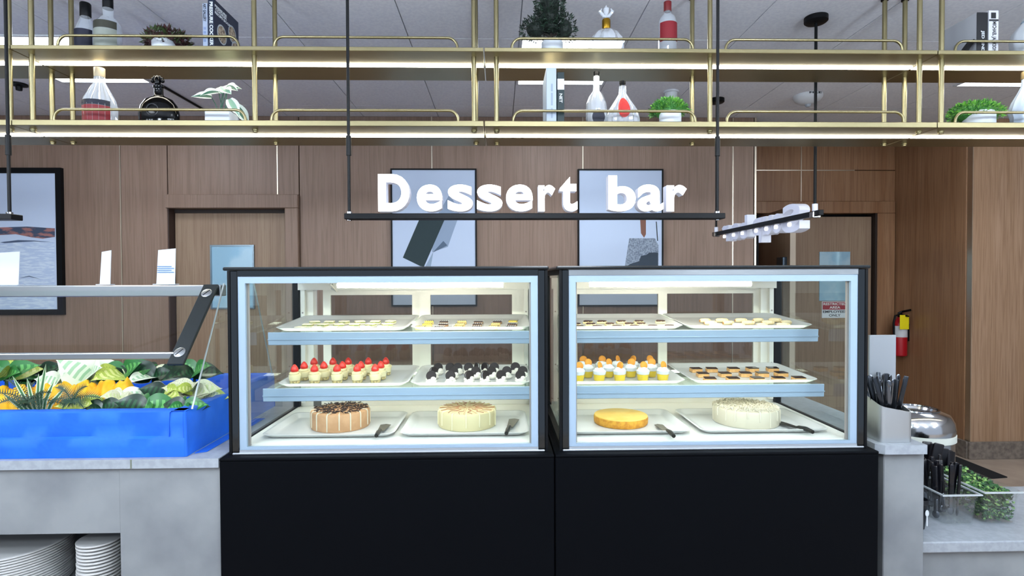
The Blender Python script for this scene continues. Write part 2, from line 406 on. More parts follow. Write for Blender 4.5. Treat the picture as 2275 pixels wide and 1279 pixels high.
# open leaf
A = P(1755, 600, Y=4.78); B_ = Vector((ox0 + .03, YR - .02, 0)); A = Vector((A.x, 4.78, 0)); dv = (B_ - A); L_ = dv.length; dv.normalize(); nv = Vector((dv.y, -dv.x, 0))
ol = MB().rbox(0, L_, -.045, 0, .01, oz - .03, .003, 1); Mx = basis(A, dv, Vector((-dv.y, dv.x, 0)), Vector((0, 0, 1))); ol.xf(Mx)
obj('leaf', ol, M_door, d2)
obj('leaf_edge', MB().box(-.004, 0, -.046, .001, .01, oz - .03).xf(Mx), mat('leaf_edge', 'a99a88', .5), d2)
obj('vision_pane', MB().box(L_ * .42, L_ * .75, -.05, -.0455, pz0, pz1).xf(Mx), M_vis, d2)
obj('push_bar', MB().rbox(.06, .2, .001, .04, 1.55, 1.75, .004, 1).xf(Mx), mat('push_bar', '3c4650', .3, .7), d2)
struct(obj('wall_beyond_door', MB().box(XA - .1, XB + .1, YR + 1.1, YR + 1.16, 0, ZC), M_paint))
# restricted sign below the pane
sx0 = UX(1827, YR + .02, 690); sx1 = UX(1884, YR + .02, 690); sz1 = VZ(669, YR + .02, 1850); sz0 = VZ(706, YR + .02, 1850); sy = YR + .0295
t = thing('warning_sign', 'red and white restricted area sign on the alcove door under its pane', 'sign', ((sx0 + sx1) / 2, sy, sz0))
sz1 -= .001
obj('plate', MB().box(sx0, sx1, sy - .003, sy, sz0, sz1), mat('sign_plate', 'd9dde2', .5), t)
zm = sz0 + (sz1 - sz0) * .5
obj('red_band', MB().box(sx0 + .006, sx1 - .006, sy - .004, sy - .0031, zm, sz1 - .006), mat('sign_red', '9c2434', .5), t)
hh = (sz1 - sz0)
tx = MB()
for s_, z_, w_ in (('RESTRICTED', zm + hh * .27, .9), ('AREA', zm + hh * .06, .42)):
    w_ *= sx1 - sx0; tx.merge(write(s_, ((sx0 + sx1 - w_) / 2, sy - .0044, z_), (1, 0, 0), (0, 0, 1), w=w_, h=hh * .15, bold=.02))
obj('lettering', tx, mat('ink_white', 'e6e6e6', .5), t, recalc=False)
tx = MB()
for s_, z_, w_ in (('EMPLOYEES', zm - hh * .2, .92), ('ONLY', zm - hh * .42, .45)):
    w_ *= sx1 - sx0; tx.merge(write(s_, ((sx0 + sx1 - w_) / 2, sy - .0034, z_), (1, 0, 0), (0, 0, 1), w=w_, h=hh * .15, bold=.02))
obj('lettering', tx, mat('ink_dark', '10202c', .5), t, recalc=False)

# fire extinguisher on the alcove side wall
ec = P(1999, 760, Y=5.2); ex = XB - .012 - .075; ez0 = VZ(800, 5.2, 2000)
EY_ = P(1999, 760, X=ex).y
sc_ = EY_ / F
t = thing('fire_extinguisher', 'red fire extinguisher with yellow tag hanging on the alcove side wall', 'fire extinguisher', (ex, EY_, EYE - (800 - 621) * sc_))
zb_ = EYE - (800 - 621) * sc_
obj('cylinder', MB().lathe([(.05, 0), (.062, .01), (.063, .30), (.055, .34), (.03, .37), (.022, .385)], (ex, EY_, zb_), 24), mat('extinguisher_red', 'a3121c', .3), t, 40)
obj('label_band', MB().lathe([(.0635, .19), (.0635, .30)], (ex, EY_, zb_), 12, PI * 1.05, PI * 1.75, caps=False), mat('ext_label', 'c7c9cc', .5), t, 40)
obj('valve', MB().lathe([(.022, .385), (.022, .42), (.012, .43)], (ex, EY_, zb_), 14), M_blk, t, 40)
lv = MB(); lv.tube([(ex - .02, EY_, zb_ + .42), (ex + .01, EY_ - .02, zb_ + .44), (ex + .03, EY_ - .1, zb_ + .46)], .011, 8); lv.tube([(ex - .01, EY_, zb_ + .41), (ex + .01, EY_ - .1, zb_ + .40)], .009, 8)
obj('lever', lv, M_blk, t, 40)
obj('hose', MB().tube([(ex - .02, EY_ - .02, zb_ + .41), (ex - .07, EY_ - .03, zb_ + .40), (ex - .085, EY_ - .03, zb_ + .33), (ex - .075, EY_ - .02, zb_ + .2), (ex - .068, EY_ - .02, zb_ + .08)], .010, 8), M_blk, t, 40)
obj('inspection_tag', MB().rbox(ex - .055, ex + .035, EY_ - .075, EY_ - .072, zb_ + .27, zb_ + .41, .001, 1), mat('tag_yellow', 'e6d514', .5), t)
obj('wall_bracket', MB().box(ex + .055, XB - .0125, EY_ - .03, EY_ + .03, zb_ + .15, zb_ + .32), M_blk, t)

# wall pictures
def picture(u0, u1, v0, v1, label, shapes, Yf=YB - .035, fw=.012, gap=0):
    x0, x1 = UX(u0, Yf, 480), UX(u1, Yf, 480); z1 = VZ(v0, Yf, (u0 + u1) / 2); z0 = VZ(v1, Yf, (u0 + u1) / 2)
    t = thing('wall_picture', label, 'picture', ((x0 + x1) / 2, YB - .002, z0))
    fr = MB()
    for a, b, c_, d_ in ((x0, x0 + fw, z0, z1), (x1 - fw, x1, z0, z1), (x0 + fw, x1 - fw, z0, z0 + fw), (x0 + fw, x1 - fw, z1 - fw, z1)): fr.box(a, b, Yf, YB - .002, c_, d_)
    obj('frame', fr, M_blk, t)
    obj('canvas', MB().box(x0 + fw, x1 - fw, Yf + .008, YB - .003, z0 + fw, z1 - fw), mat('canvas_blue', 'c0cfe6', .7), t)
    for i, (nm, col, poly) in enumerate(shapes):
        yy = Yf + .0078 - .0006 * i
        pts = [P(u, v, Y=yy) for (u, v) in poly]
        pts = [Vector((min(max(p.x, x0 + fw), x1 - fw), yy, min(max(p.z, z0 + fw), z1 - fw))) for p in pts]
        mb = MB(); mb.add(pts, [list(range(len(pts)))])
        obj(nm, mb, col if not isinstance(col, str) else mat('paint_' + col, col, .7), t)
    return t
M_seapaint = mat('paint_sea', 'b6c8e2', .7, noise=(14, 'd0deee', .45, .6), stretch=(1, 1, 6))
M_rockpaint = mat('paint_rock', '3d4a60', .7, noise=(10, '9a6a66', .5, .6), stretch=(1, 1, 3))
picture(868, 1059, 374, 680, 'pale blue picture with a slanted dark green slab, behind the lit letters', [
    ('painted_facet', '8ea0b8', [(958, 500), (1000, 430), (1021, 475), (995, 548), (960, 560)]),
    ('painted_slab', '24363a', [(895, 572), (932, 486), (992, 478), (942, 592), (934, 591)]),
    ('painted_facet', '55677c', [(962, 560), (985, 535), (994, 545), (963, 560)]),
    ('painted_facet', '93a6bc', [(945, 592), (963, 558), (957, 592)]),
])
picture(1284, 1474, 375, 680, 'pale blue picture with grey block and rust bar, behind the last sign letters', [
    ('painted_block', mat('paint_stone', '9aa6b6', .7, noise=(90, '6c7888', .4, .6)), [(1398, 529), (1455, 529), (1463, 545), (1463, 592), (1388, 592)]),
    ('painted_bar', '7d5648', [(1422, 484), (1435, 484), (1435, 520), (1431, 528), (1424, 518)]),
    ('painted_blob', '333f4c', [(1392, 592), (1400, 586), (1420, 580), (1424, 568), (1436, 566), (1442, 561), (1462, 561), (1462, 592)]),
    ('painted_line', '20282f', [(1457, 492), (1459, 492), (1462, 535), (1460, 535)]),
])
picture(-260, 136, 372, 700, 'large black-framed seascape with a dark and rust shoreline', [
    ('painted_sea', M_seapaint, [(-250, 535), (121, 535), (121, 690), (-250, 690)]),
    ('painted_shore', M_rockpaint, [(-250, 507), (-100, 504), (0, 505), (60, 503), (122, 507), (122, 526), (95, 530), (70, 527), (35, 520), (0, 522), (-250, 524)]),
    ('painted_line', '4b5a74', [(0, 538), (40, 533), (75, 534), (120, 538), (75, 536), (40, 538), (10, 540)]),
    ('painted_line', '6d7c94', [(40, 618), (65, 612), (90, 620), (65, 615)]),
], fw=.045)

# floor mat
zf = .004
mp_ = [P(2125, 1016, Z=0), P(2238, 1061, Z=0)]
mb = MB().prism([(1.95, 3.9, .001), (mp_[1].x, mp_[1].y, .001), (mp_[0].x, mp_[0].y, .001), (2.4, 4.66, .001)], (0, 0, .008))
tag(obj('floor_mat', mb, mat('mat_black', '0b0d12', .9)), 'black rubber mat lying on the floor behind the waste bin', 'floor mat')

# globe pendants of the dining side, behind the viewpoint
gp = None
for k, (x, y) in enumerate([(x, y) for y in (-.7, .1, .8) for x in (-3.6, -1.8, 0, 1.8, 3.6)]):
    zg = 2.24
    if gp is None:
        gp = thing('pendant_lamp', 'white globe pendant lamp over the dining side', 'lamp', (0, 0, 0), 'globe pendants over the dining side')
        obj('globe', MB().ell((0, 0, zg), (.11, .11, .11), 20, 12), M_globe, gp, 60); obj('cord', MB().tube([(0, 0, zg + .11), (0, 0, ZC)], .004, 6), M_blk, gp); obj('canopy', MB().lathe([(.05, ZC), (.05, ZC - .02)], (0, 0, 0), 16), M_blk, gp, 40)
        gp.location = (x, y, 0)
    else: dup(gp, (x, y, 0))
    [o for o in C.objects if o.name.startswith('pendant_lamp')][-1]['label'] = f'white globe pendant over the dining side, {ORD[k % 5]} in its row, {ORD[k // 5]} row'
# things on the ceiling
dp = P(1795, 212, Z=ZC)
t = thing('smoke_detector', 'white round smoke detector on the ceiling, marked in black letters', 'smoke detector', dp)
obj('body', MB().lathe([(.10, 0), (.10, -.018), (.085, -.04), (.05, -.062), (.03, -.066), (.0, -.066)], dp, 28, caps=False), mat('detector_white', 'd2d6da', .5), t, 40)
obj('sensor', MB().lathe([(.022, -.064), (.022, -.072), (.014, -.085), (.0, -.085)], dp, 14, caps=False), mat('detector_grey', 'a7aeb6', .4), t, 40)
obj('lettering', write('FIRE', (dp.x - .045, dp.y - .0995, dp.z - .016), (1, 0, 0), (0, 0, 1), w=.09, h=.013, bold=.02), M_blk, t, recalc=False)
q = P(1491, 203, Z=ZC)
t = thing('ceiling_camera', 'small white cup-shaped fitting under the ceiling above the round bush', 'fitting', q)
obj('mount', MB().lathe([(.055, 0), (.055, -.012), (.05, -.014)], q, 24), M_pot, t, 40)
obj('housing', MB().lathe([(.045, -.014), (.04, -.06), (.03, -.075), (0, -.08)], q, 24, caps=False), M_pot, t, 40)
a, b = P(358, 187, Z=ZC), P(463, 248, Z=ZC)
tag(obj('ceiling_track', MB().rbox(a.x - .007, a.x + .007, a.y, b.y, ZC - .014, ZC - .0005, .003, 1), M_blk), 'slim black track fixed along the ceiling above the black bottle', 'light track')
a = P(42, 186, Z=ZC)
tag(obj('ceiling_fitting', MB().lathe([(.05, 0), (.05, -.012), (.02, -.02), (.018, -.045), (.0, -.05)], a, 18, caps=False), M_blk, smooth=40), 'small dark sprinkler on the ceiling at the far left', 'fitting')

# ================================================================== COUNTERS
YF = 2.03; ZT = VZ(1019, YF, 400)
XR0 = UX(486.5, YF, 1100) + .003                       # right end of the salad counter
zo = VZ(1185, YF + .015, 150); xo = UX(268, YF + .015, 1230)
ct = thing('salad_counter', 'pale concrete counter with white top on the left, open for plates below', 'counter', (-2.2, YF + .4, 0))
wt = MB().prism([(-3.6, YF, ZT - .034), (XR0 - .004, YF, ZT - .034), (XR0 - .003, YF + .03, ZT - .034), (XR0 - .003, 3.2, ZT - .034), (-3.6, 3.2, ZT - .034)], (0, 0, .034))
obj('worktop', wt, M_quartz, ct)
jx = UX(291, YF, 1030)
obj('worktop_joint', MB().box(jx - .003, jx + .003, YF - .0008, YF + .004, ZT - .033, ZT - .001), mat('joint_stain', '6e7468', .7), ct)
obj('front_panel', MB().box(xo + .0005, XR0 - .003, YF + .015, YF + .04, 0, ZT - .035), M_conc, ct)
obj('front_panel', MB().box(-3.5, xo, YF + .015, YF + .04, zo, ZT - .035), M_conc, ct)
ZS = .36
obj('plate_shelf', MB().box(-3.5, xo + .12, YF + .041, 2.75, ZS - .03, ZS), M_conc, ct)
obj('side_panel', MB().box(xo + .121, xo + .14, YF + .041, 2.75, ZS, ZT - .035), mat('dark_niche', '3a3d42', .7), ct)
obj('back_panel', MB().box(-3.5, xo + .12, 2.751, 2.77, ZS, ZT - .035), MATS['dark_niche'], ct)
obj('carcass', MB().box(-3.5, XR0 - .003, 2.78, 3.15, 0, ZT - .035), M_conc, ct)
obj('plinth', MB().box(-3.5, xo, YF + .05, 2.7, 0, ZS - .031), M_conc, ct)

def plate_mb(R, pt):
    return MB().lathe([(R * .6, 0), (R * .62, .001), (R * .9, .006), (R * .99, .0068), (R, .0078), (R, .0122), (R * .985, .0132), (R * .93, .0125), (R * .62, pt - .0006), (0, pt - .0008)], (0, 0, 0), 56, caps=False)
for (cu, Yp, R, nm, lab) in ((37, 2.245, .185, 'dinner_plate', 'large white plate in the left stack under the counter'), (222, 2.15, .074, 'side_plate', 'small white plate in the right stack under the counter')):
    xc = UX(cu, Yp, 1210)
    ztop = VZ(1196, Yp, 150) - .012
    n = 17; dv_ = (ztop - ZS - .0004) / (n - 1)
    root = tag(obj(nm, plate_mb(R, dv_), M_melamine, smooth=30, loc=(0, 0, 0)), lab, 'plate', 'plates in the ' + ('left' if cu < 100 else 'right') + ' stack')
    for k in range(n):
        l = lab.replace('plate in', ('plate, topmost of' if k == 0 else f'plate, {ORD[k]} from the top of')) if k else lab.replace('plate in', 'plate, topmost of')
        place(root, k == 0, (xc + rnd.uniform(-.0012, .0012), Yp + rnd.uniform(-.0012, .0012), ztop - k * dv_), (0, 0, rnd.uniform(0, 6)), l)

# black display bases
bx0 = UX(488, YF, 1100); bxm = UX(1233, YF, 1150); bx1 = UX(1952, YF, 1100)
for a, b, s in ((bx0, bxm - .002, 'left'), (bxm + .002, bx1, 'right')):
    t = thing('black_cabinet', f'matte black base cabinet carrying the {s} glass display case', 'cabinet', ((a + b) / 2, 2.4, 0), 'black bases of the display cases')
    obj('front_panel', MB().rbox(a, b, YF, YF + .02, .08, ZT - .012, .003, 1), M_black, t)
    obj('body', MB().box(a + .002, b - .002, YF + .021, 2.9, 0, ZT - .013), M_black, t)
    obj('top_panel', MB().rbox(a, b, YF - .002, 2.92, ZT - .012, ZT, .004, 2), M_black, t)

# post with cap to the right, low counter beyond it
px0 = UX(1963, 2.13, 1100); px1 = UX(2053, 2.13, 1100)
t = thing('stone_post', 'pale stone-faced counter end post carrying the cutlery holder', 'counter', ((px0 + px1) / 2, 2.5, 0))
obj('body', MB().rbox(px0, px1, 2.13, 3.1, 0, ZT - .04, .003, 1), M_conc, t)
c0, c1 = UX(1958, 2.11, 1013), UX(2058, 2.11, 1013)
obj('cap', MB().prism([(c0 + .012, 2.105, ZT - .039), (c1, 2.105, ZT - .039), (c1, 3.12, ZT - .039), (c0 - .03, 3.12, ZT - .039), (c0 - .012, 2.13, ZT - .039)], (0, 0, .036)), M_quartz, t)
ZL = VZ(1203, 2.2, 2150)
t = thing('low_counter', 'low white counter at the right holding the clear bins', 'counter', (2.5, 2.5, 0))
obj('worktop', MB().rbox(px1 + .001, 3.9, 2.2, 2.78, ZL - .045, ZL, .005, 2), M_quartz, t)
obj('body', MB().box(px1 + .001, 3.9, 2.23, 2.74, 0, ZL - .046), M_conc, t)

# ================================================================== BRASS HANGING SHELVES
SY0, SY1 = 2.38, 2.73; TYF, TYB = 2.44, 2.665
ZU0 = VZ(115, SY0); ZU1 = VZ(105.5, SY0); ZL0 = VZ(281, SY0); ZL1 = VZ(268.5, SY0)
seam_u = [92, 1077, 2024]
sx = [UX(u, 2.54, 146) for u in seam_u]
mods = [(sx[0] - 1.93, sx[0], [None, None, 22], [], 'beyond the left salad counter, mostly out of the picture'),
        (sx[0], sx[1], [72, 566, 1053], [(120, 545, 128, 530), (603, 1018, 608, 1016)], 'over the left glass case, holding the black round bottle'),
        (sx[1], sx[2], [1103, 1577, 2042], [(1140, 1545, 1137, 1540), (1615, 2008, 1612, 2005)], 'over the right glass case, holding the fluted clear bottles'),
        (sx[2], sx[2] + 1.9, [2091, None, None], [(2122, None, 2122, None)], 'at the right edge of the picture')]
for (a, b, us, rails, lab) in mods:
    a += .002; b -= .002
    t = thing('hanging_shelf', 'two-tier brass hanging shelf ' + lab, 'shelf', ((a + b) / 2, (SY0 + SY1) / 2, ZL0), 'brass hanging shelves')
    for z0, z1 in ((ZL0, ZL1), (ZU0, ZU1)):
        s = obj('shelf_board', MB().rbox(a, b, SY0, SY1, z0, z1, .002, 1), M_brass, t)
        obj('led_strip', MB().box(a + .004, b - .004, 2.522, 2.55, z0 - .004, z0 - .0002), M_led, s)
    xs = []
    for i, u in enumerate(us):
        if u is None:
            continue
        xs.append(UX(u, TYF, 190))
    if len(xs) == 1: xs.append(a + .06 if us[0] is None else b - .06)
    for x in xs:
        for y in (TYF, TYB):
            obj('post', MB().tube([(x, y, ZL0 - .012), (x, y, ZC)], .0105, 14), M_brass2, t, 40)
            obj('post_foot', MB().lathe([(.013, 0), (.013, -.006), (.006, -.012), (0, -.013)], (x, y, ZL0), 12, caps=False), M_brass2, t, 40)
            obj('ceiling_cap', MB().lathe([(.017, 0), (.017, -.012)], (x, y, ZC), 14), M_blk, t, 40)
    for rl in rails:
        for lvl in (0, 1):
            u0, u1 = (rl[0], rl[1]) if lvl == 0 else (rl[2], rl[3])
            z = (ZL1, ZU1)[lvl]; vv = (265, 95)[lvl]
            x0 = UX(u0, 2.41, vv); x1 = UX(u1, 2.41, vv) if u1 else b - .06
            hh = .052; rr = .042
            pts = [(x0, 2.41, z)] + [(x0 + rr - rr * math.cos(k * PI / 16), 2.41, z + hh - rr + rr * math.sin(k * PI / 16)) for k in range(9)]
            pts += [(x1 - rr + rr * math.sin(k * PI / 16), 2.41, z + hh - rr + rr * math.cos(k * PI / 16)) for k in range(9)] + [(x1, 2.41, z)]
            obj('guard_rail', MB().tube(pts, .0058, 8), M_brass2, t, 50)

# ---- things on the shelves
SD = 2.55
def zpx(v, Y, u): return P(u, v, Y=Y).z
def lpx(u, Y, prof, n=28, mb=None, zb=None, **k):
    """lathe from a silhouette measured in the photo: (half width px, row)"""
    x = UX(u, Y, 150); s = Y / F
    pr = [(hw * s, zpx(v, Y, u)) for hw, v in prof]
    if zb is not None: pr = [(pr[0][0], zb)] + [(r_, max(z_, zb + .0004 * i_)) for i_, (r_, z_) in enumerate(pr)][1:]
    return (mb or MB()).lathe(pr, (x, Y, 0), n, **k)
def base(u, Y, lvl): return (UX(u, Y, 200), Y, (ZL1, ZU1)[lvl] + .0003)
fa = (PI * 1.12, PI * 1.88)
def fl_(u, Y, prof, n=14, **k): return lpx(u, Y, prof, n, a0=fa[0], a1=fa[1], caps=False, **k)

def bottle(label, u, lvl, parts, Y=SD):
    b = base(u, Y, lvl); t = thing('bottle', label, 'bottle', b, None)
    for (nm, m, prof, kw) in parts:
        kw = dict(kw); front = kw.pop('front', 0); zb = b[2] if kw.pop('floor', 0) else None
        mb = fl_(u, Y, prof, **kw) if front else lpx(u, Y, prof, zb=zb, **kw)
        obj(nm, mb, m, t, 45)
    return t
bottle('clear bottle with plain black cap and navy label, leftmost on the upper brass shelf', 192, 1, [
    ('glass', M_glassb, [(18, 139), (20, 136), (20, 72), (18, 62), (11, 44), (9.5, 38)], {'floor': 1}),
    ('cap', M_blk, [(10, 38), (10.5, 37), (10.5, 9), (9, 7)], {}),
    ('paper_label', M_navy, [(20.6, 128), (20.6, 71)], {'front': 1})])
bottle('clear bottle with black cap and olive-banded pale label on the upper shelf', 242, 1, [
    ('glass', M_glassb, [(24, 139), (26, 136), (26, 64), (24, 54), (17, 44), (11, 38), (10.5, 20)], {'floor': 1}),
    ('cap', M_blk, [(9.5, 20), (10, 19), (10, -8), (9, -9)], {}),
    ('paper_label', M_pale, [(26.6, 130), (26.6, 72)], {'front': 1}),
    ('paper_band', M_olive, [(26.7, 71.5), (26.7, 55)], {'front': 1})])
bottle('square-shouldered clear bottle with red cap and red label', 1483, 1, [
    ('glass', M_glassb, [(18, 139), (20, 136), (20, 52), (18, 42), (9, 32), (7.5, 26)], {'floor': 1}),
    ('cap', M_redcap, [(8, 26), (8.4, 25), (8.4, 5), (7, 4)], {}),
    ('paper_label', M_red, [(20.6, 97), (20.6, 55)], {'front': 1})])
bottle('clear fluted bottle with blue and red label on the lower shelf', 221, 0, [
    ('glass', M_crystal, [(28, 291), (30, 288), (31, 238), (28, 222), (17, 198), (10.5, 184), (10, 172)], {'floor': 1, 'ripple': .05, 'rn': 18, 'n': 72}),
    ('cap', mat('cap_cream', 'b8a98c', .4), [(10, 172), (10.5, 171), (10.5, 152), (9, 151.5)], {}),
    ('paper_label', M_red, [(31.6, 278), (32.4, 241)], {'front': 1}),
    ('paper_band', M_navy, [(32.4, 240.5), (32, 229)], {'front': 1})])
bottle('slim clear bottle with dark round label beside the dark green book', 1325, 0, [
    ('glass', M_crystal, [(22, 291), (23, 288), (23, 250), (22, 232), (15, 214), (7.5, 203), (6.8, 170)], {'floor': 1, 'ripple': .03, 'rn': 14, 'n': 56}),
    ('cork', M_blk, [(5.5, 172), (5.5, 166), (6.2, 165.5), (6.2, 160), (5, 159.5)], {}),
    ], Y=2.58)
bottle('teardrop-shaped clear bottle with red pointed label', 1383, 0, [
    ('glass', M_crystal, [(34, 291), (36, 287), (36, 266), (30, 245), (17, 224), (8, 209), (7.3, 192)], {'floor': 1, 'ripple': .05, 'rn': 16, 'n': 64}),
    ('cork', M_blk, [(6, 193), (6, 187), (7, 186.5), (7, 181), (6, 180.5)], {})])
x = UX(1387, SD - .077, 250); pt = []
for k in range(25):
    a = 2 * PI * k / 24; w = .026 * math.sin(a); zz = -.5 * math.cos(a)
    zc = zpx(248, SD, 1385) + zz * .095; pt.append((x + w * (1 - zz * .5), SD - .079 + max(0, zz + .1) * .05, zc))
lb2 = [o for o in C.objects if o.name.startswith('bottle') and 'slim clear' in o.get('label', '')][0]
xc_ = UX(1330, 2.525, 258); zc_ = zpx(259, 2.525, 1330)
obj('paper_label', MB().prism([(xc_ + .029 * math.cos(k * PI / 12), 2.5255, zc_ + .034 * math.sin(k * PI / 12)) for k in range(24)], (0, .0015, 0)), M_navy, lb2)
lb = [o for o in C.objects if o.name.startswith('bottle') and 'teardrop' in o.get('label', '')][0]
obj('paper_label', MB().prism(pt[:-1], (0, .0015, 0)), mat('label_red_bright', 'c23a36', .4), lb)
# decanter with lily stopper
b = base(1347, SD, 1); t = thing('decanter', 'round facetted crystal decanter with gold collar and lily-shaped stopper', 'decanter', b)
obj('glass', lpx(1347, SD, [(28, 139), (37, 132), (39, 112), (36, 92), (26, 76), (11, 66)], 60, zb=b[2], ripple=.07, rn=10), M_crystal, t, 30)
obj('collar', lpx(1347, SD, [(9, 66), (9.5, 65), (9.5, 46), (8, 43)], 16), mat('gold_collar', 'a8832c', .3, 1), t, 40)
st = MB(); xs_ = UX(1347, SD, 30)
def spx(u, v): return (UX(u, SD, v), SD, zpx(v, SD, u))
st.tube([spx(1347, 43), spx(1347, 36), spx(1347, 28), spx(1347, 20), spx(1347, 11)], .012, 8, taper=[.7, .5, 1, 1.2, .1])
for sg in (-1, 1): st.tube([spx(1347 + sg * 2, 38), spx(1347 + sg * 9, 32), spx(1347 + sg * 14, 25), spx(1347 + sg * 10, 19)], .008, 8, taper=[.6, 1, 1, .3])
st.tube([spx(1338, 36), spx(1356, 36)], .006, 8)
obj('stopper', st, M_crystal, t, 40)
# black round bottle
b = base(352, SD, 0); t = thing('bottle', 'round black glass bottle with ornate stopper on the lower shelf', 'bottle', b)
obj('glass', lpx(352, SD, [(26, 291), (36, 286), (42, 272), (43, 254), (39, 236), (29, 222), (14, 215), (10, 212), (9.5, 196), (12, 194), (12, 190)], 36, zb=b[2], sy=.55), M_glassbk, t, 40)
rg = MB()
for k in range(7): rg.ell((UX(352 + 39 * math.cos(.9 - k * .32), SD, 255 - 36 * math.sin(.9 - k * .32)), SD, zpx(253 - 33 * math.sin(.9 - k * .32), SD, 352)), (.011, .011, .011), 8, 6)
obj('bead_rim', rg, M_glassbk, t, 60)
rg = MB().ell(spx(350, 180), (.014, .014, .026), 10, 8)
for k in range(7): a = k * PI / 6; rg.ell(spx(350 + 11 * math.cos(a), 180 - 9 * math.sin(a)), (.009, .009, .009), 8, 6)
obj('stopper', rg, M_glassbk, t, 60)
obj('seal', MB().lathe([(.024, -.0005), (.027, -.001), (.027, -.003), (.023, -.003)], (0, 0, 0), 20, caps=False).xf(basis((b[0], SD - .0495, zpx(250, SD, 352)), Vector((1, 0, 0)), Vector((0, 0, 1)), Vector((0, -1, 0)))), mat('seal_grey', '2a2c32', .3), t, 40)

# books
def spine(body, u, v0, v1, Y, wd, parent, m, bold=.02):
    """lettering down a spine, read from top to bottom"""
    p0 = P(u, v0, Y=Y); p1 = P(u, v1, Y=Y)
    mb = write(body, (p0.x - wd / 2, Y - .0008, p0.z), (0, 0, -1), (1, 0, 0), w=p0.z - p1.z, h=wd, bold=bold)
    return obj('lettering', mb, m, parent, recalc=False)
def book(label, u0, u1, v0, Y, depth, lvl, cover, side=None):
    x0, x1 = UX(u0, Y, v0), UX(u1, Y, v0); zb = (ZL1, ZU1)[lvl] + .0003; zt = zpx(v0, Y, u0)
    t = thing('book', label, 'book', ((x0 + x1) / 2, Y + depth / 2, zb))
    c = .0025
    mb = MB(); mb.box(x0, x0 + c, Y + .001, Y + depth, zb, zt); mb.box(x1 - c, x1, Y + .001, Y + depth, zb, zt); mb.rbox(x0, x1, Y, Y + c + .001, zb, zt, .001, 1, 1)
    obj('cover', mb, [side or cover, cover], t)
    obj('pages', MB().box(x0 + c, x1 - c, Y + c + .001, Y + depth - .004, zb + .003, zt - .003), mat('pages', 'd8d4c8', .8), t)
    return t, x0, x1, zb, zt
ink_d = mat('ink_black', '15191e', .5); ink_w = mat('ink_pale', 'd4dae0', .5)
t, *_ = book('thin pale grey art book standing left of the dark cookbook', 449.5, 460.5, 7, 2.42, .2, 1, mat('cover_grey', '8e9ab0', .5))
spine('ART GALLERY', 454.5, 8, 48, 2.42, .012, t, ink_d)
for k in range(4):
    pq = P(455, 60 + 9 * k, Y=2.42); obj('printed_mark', MB().box(pq.x - .005, pq.x + .005, 2.4192, 2.4199, pq.z - .011, pq.z), mat('ink_blue', '6c7da0', .5), t)
t, x0, x1, zb, zt = book('dark navy pressure cooker recipe book with pots on its cover', 461.5, 474.5, -4, 2.42, .225, 1, mat('cover_navy', '141f36', .4))
spine('PRESSURE COOKER', 469, 4, 101, 2.42, .014, t, ink_w)
X = x1 + .0006; zz = zt - zb
for i, (s_, a, b_, z_) in enumerate((('PRESSURE', .04, .5, .86), ('COOKER', .06, .5, .80), ('RECIPE BOOK', .04, .66, .73))):
    obj('lettering', write(s_, (X, 2.42 + .225 * a, zb + zz * z_), (0, 1, 0), (0, 0, 1), w=.225 * (b_ - a), h=zz * .05, bold=.02), ink_w, t, recalc=False)
for i, (cy_, cz_, r, col) in enumerate(((.3, .42, .042, 'aab2b6'), (.72, .62, .038, '9aa4ac'), (.86, .34, .04, 'a8aeb4'))):
    ring = MB().lathe([(r, 0), (r, .0006), (r * .86, .0008)], (0, 0, 0), 24, caps=False).lathe([(r * .86, .0004), (0, .0005)], (0, 0, 0), 24, mi=1, caps=False)
    ring.xf(basis((X, 2.42 + .225 * cy_, zb + zz * cz_), Vector((0, 1, 0)), Vector((0, 0, 1)), Vector((1, 0, 0))))
    obj('printed_pot', ring, [mat('pot_print' + str(i), col, .5), mat('pot_food', '5c4a40', .5, noise=(90, 'b8a890', .4, .6))], t)
t, x0, x1, zb, zt = book('tall pale grey book standing left of the dark green book', 1214, 1236, 149.5, 2.43, .2, 0, mat('cover_pale', 'aab6c4', .5))
for k, (va, vb) in enumerate(((186, 203), (206, 234), (240, 262))):
    pa, pb_ = P(1226, va, Y=2.43), P(1226, vb, Y=2.43); obj('printed_mark', MB().box(pa.x - .004, pa.x + .004, 2.4292, 2.4299, pb_.z, pa.z), mat('ink_grey', '8a98aa', .5), t)
t, x0, x1, zb, zt = book('dark green book with white lettering and pale block on its spine', 1238, 1253.5, 160, 2.43, .19, 0, mat('cover_green', '10262a', .5))
obj('spine_block', MB().box(x0 + .0005, x1 - .0005, 2.4292, 2.4299, zpx(199, 2.43, 1245), zpx(175, 2.43, 1245)), ink_w, t)
spine('NET', 1246, 208, 228, 2.43, .013, t, ink_w)
t, x0, x1, zb, zt = book('black book with white lettering standing beside the white-spined book', 2171, 2195, 27, 2.43, .2, 1, mat('cover_black', '0a0c12', .5), mat('cover_board', 'a9acb2', .6))
spine('JED LIND', 2183, 68, 115, 2.43, .016, t, ink_w)
t, x0, x1, zb, zt = book('white book with bold black spine lettering, beside the black book', 2197, 2219, 23, 2.43, .2, 1, mat('cover_white', 'c9cbd2', .5))
spine('MICHAEL JACKSON', 2208, 48, 115, 2.43, .022, t, ink_d)
obj('spine_block', MB().box(x0 + .01, x0 + .032, 2.4292, 2.4299, zpx(41, 2.43, 2208), zpx(28, 2.43, 2208)), ink_d, t)
obj('spine_block', MB().box(x0 + .001, x1 - .001, 2.4292, 2.4299, zpx(47, 2.43, 2208), zpx(43, 2.43, 2208)), ink_d, t)
p0, p1 = P(2144, 111, Y=2.43), P(2165, 86, Y=2.43)
pz = ZU1 + .0003
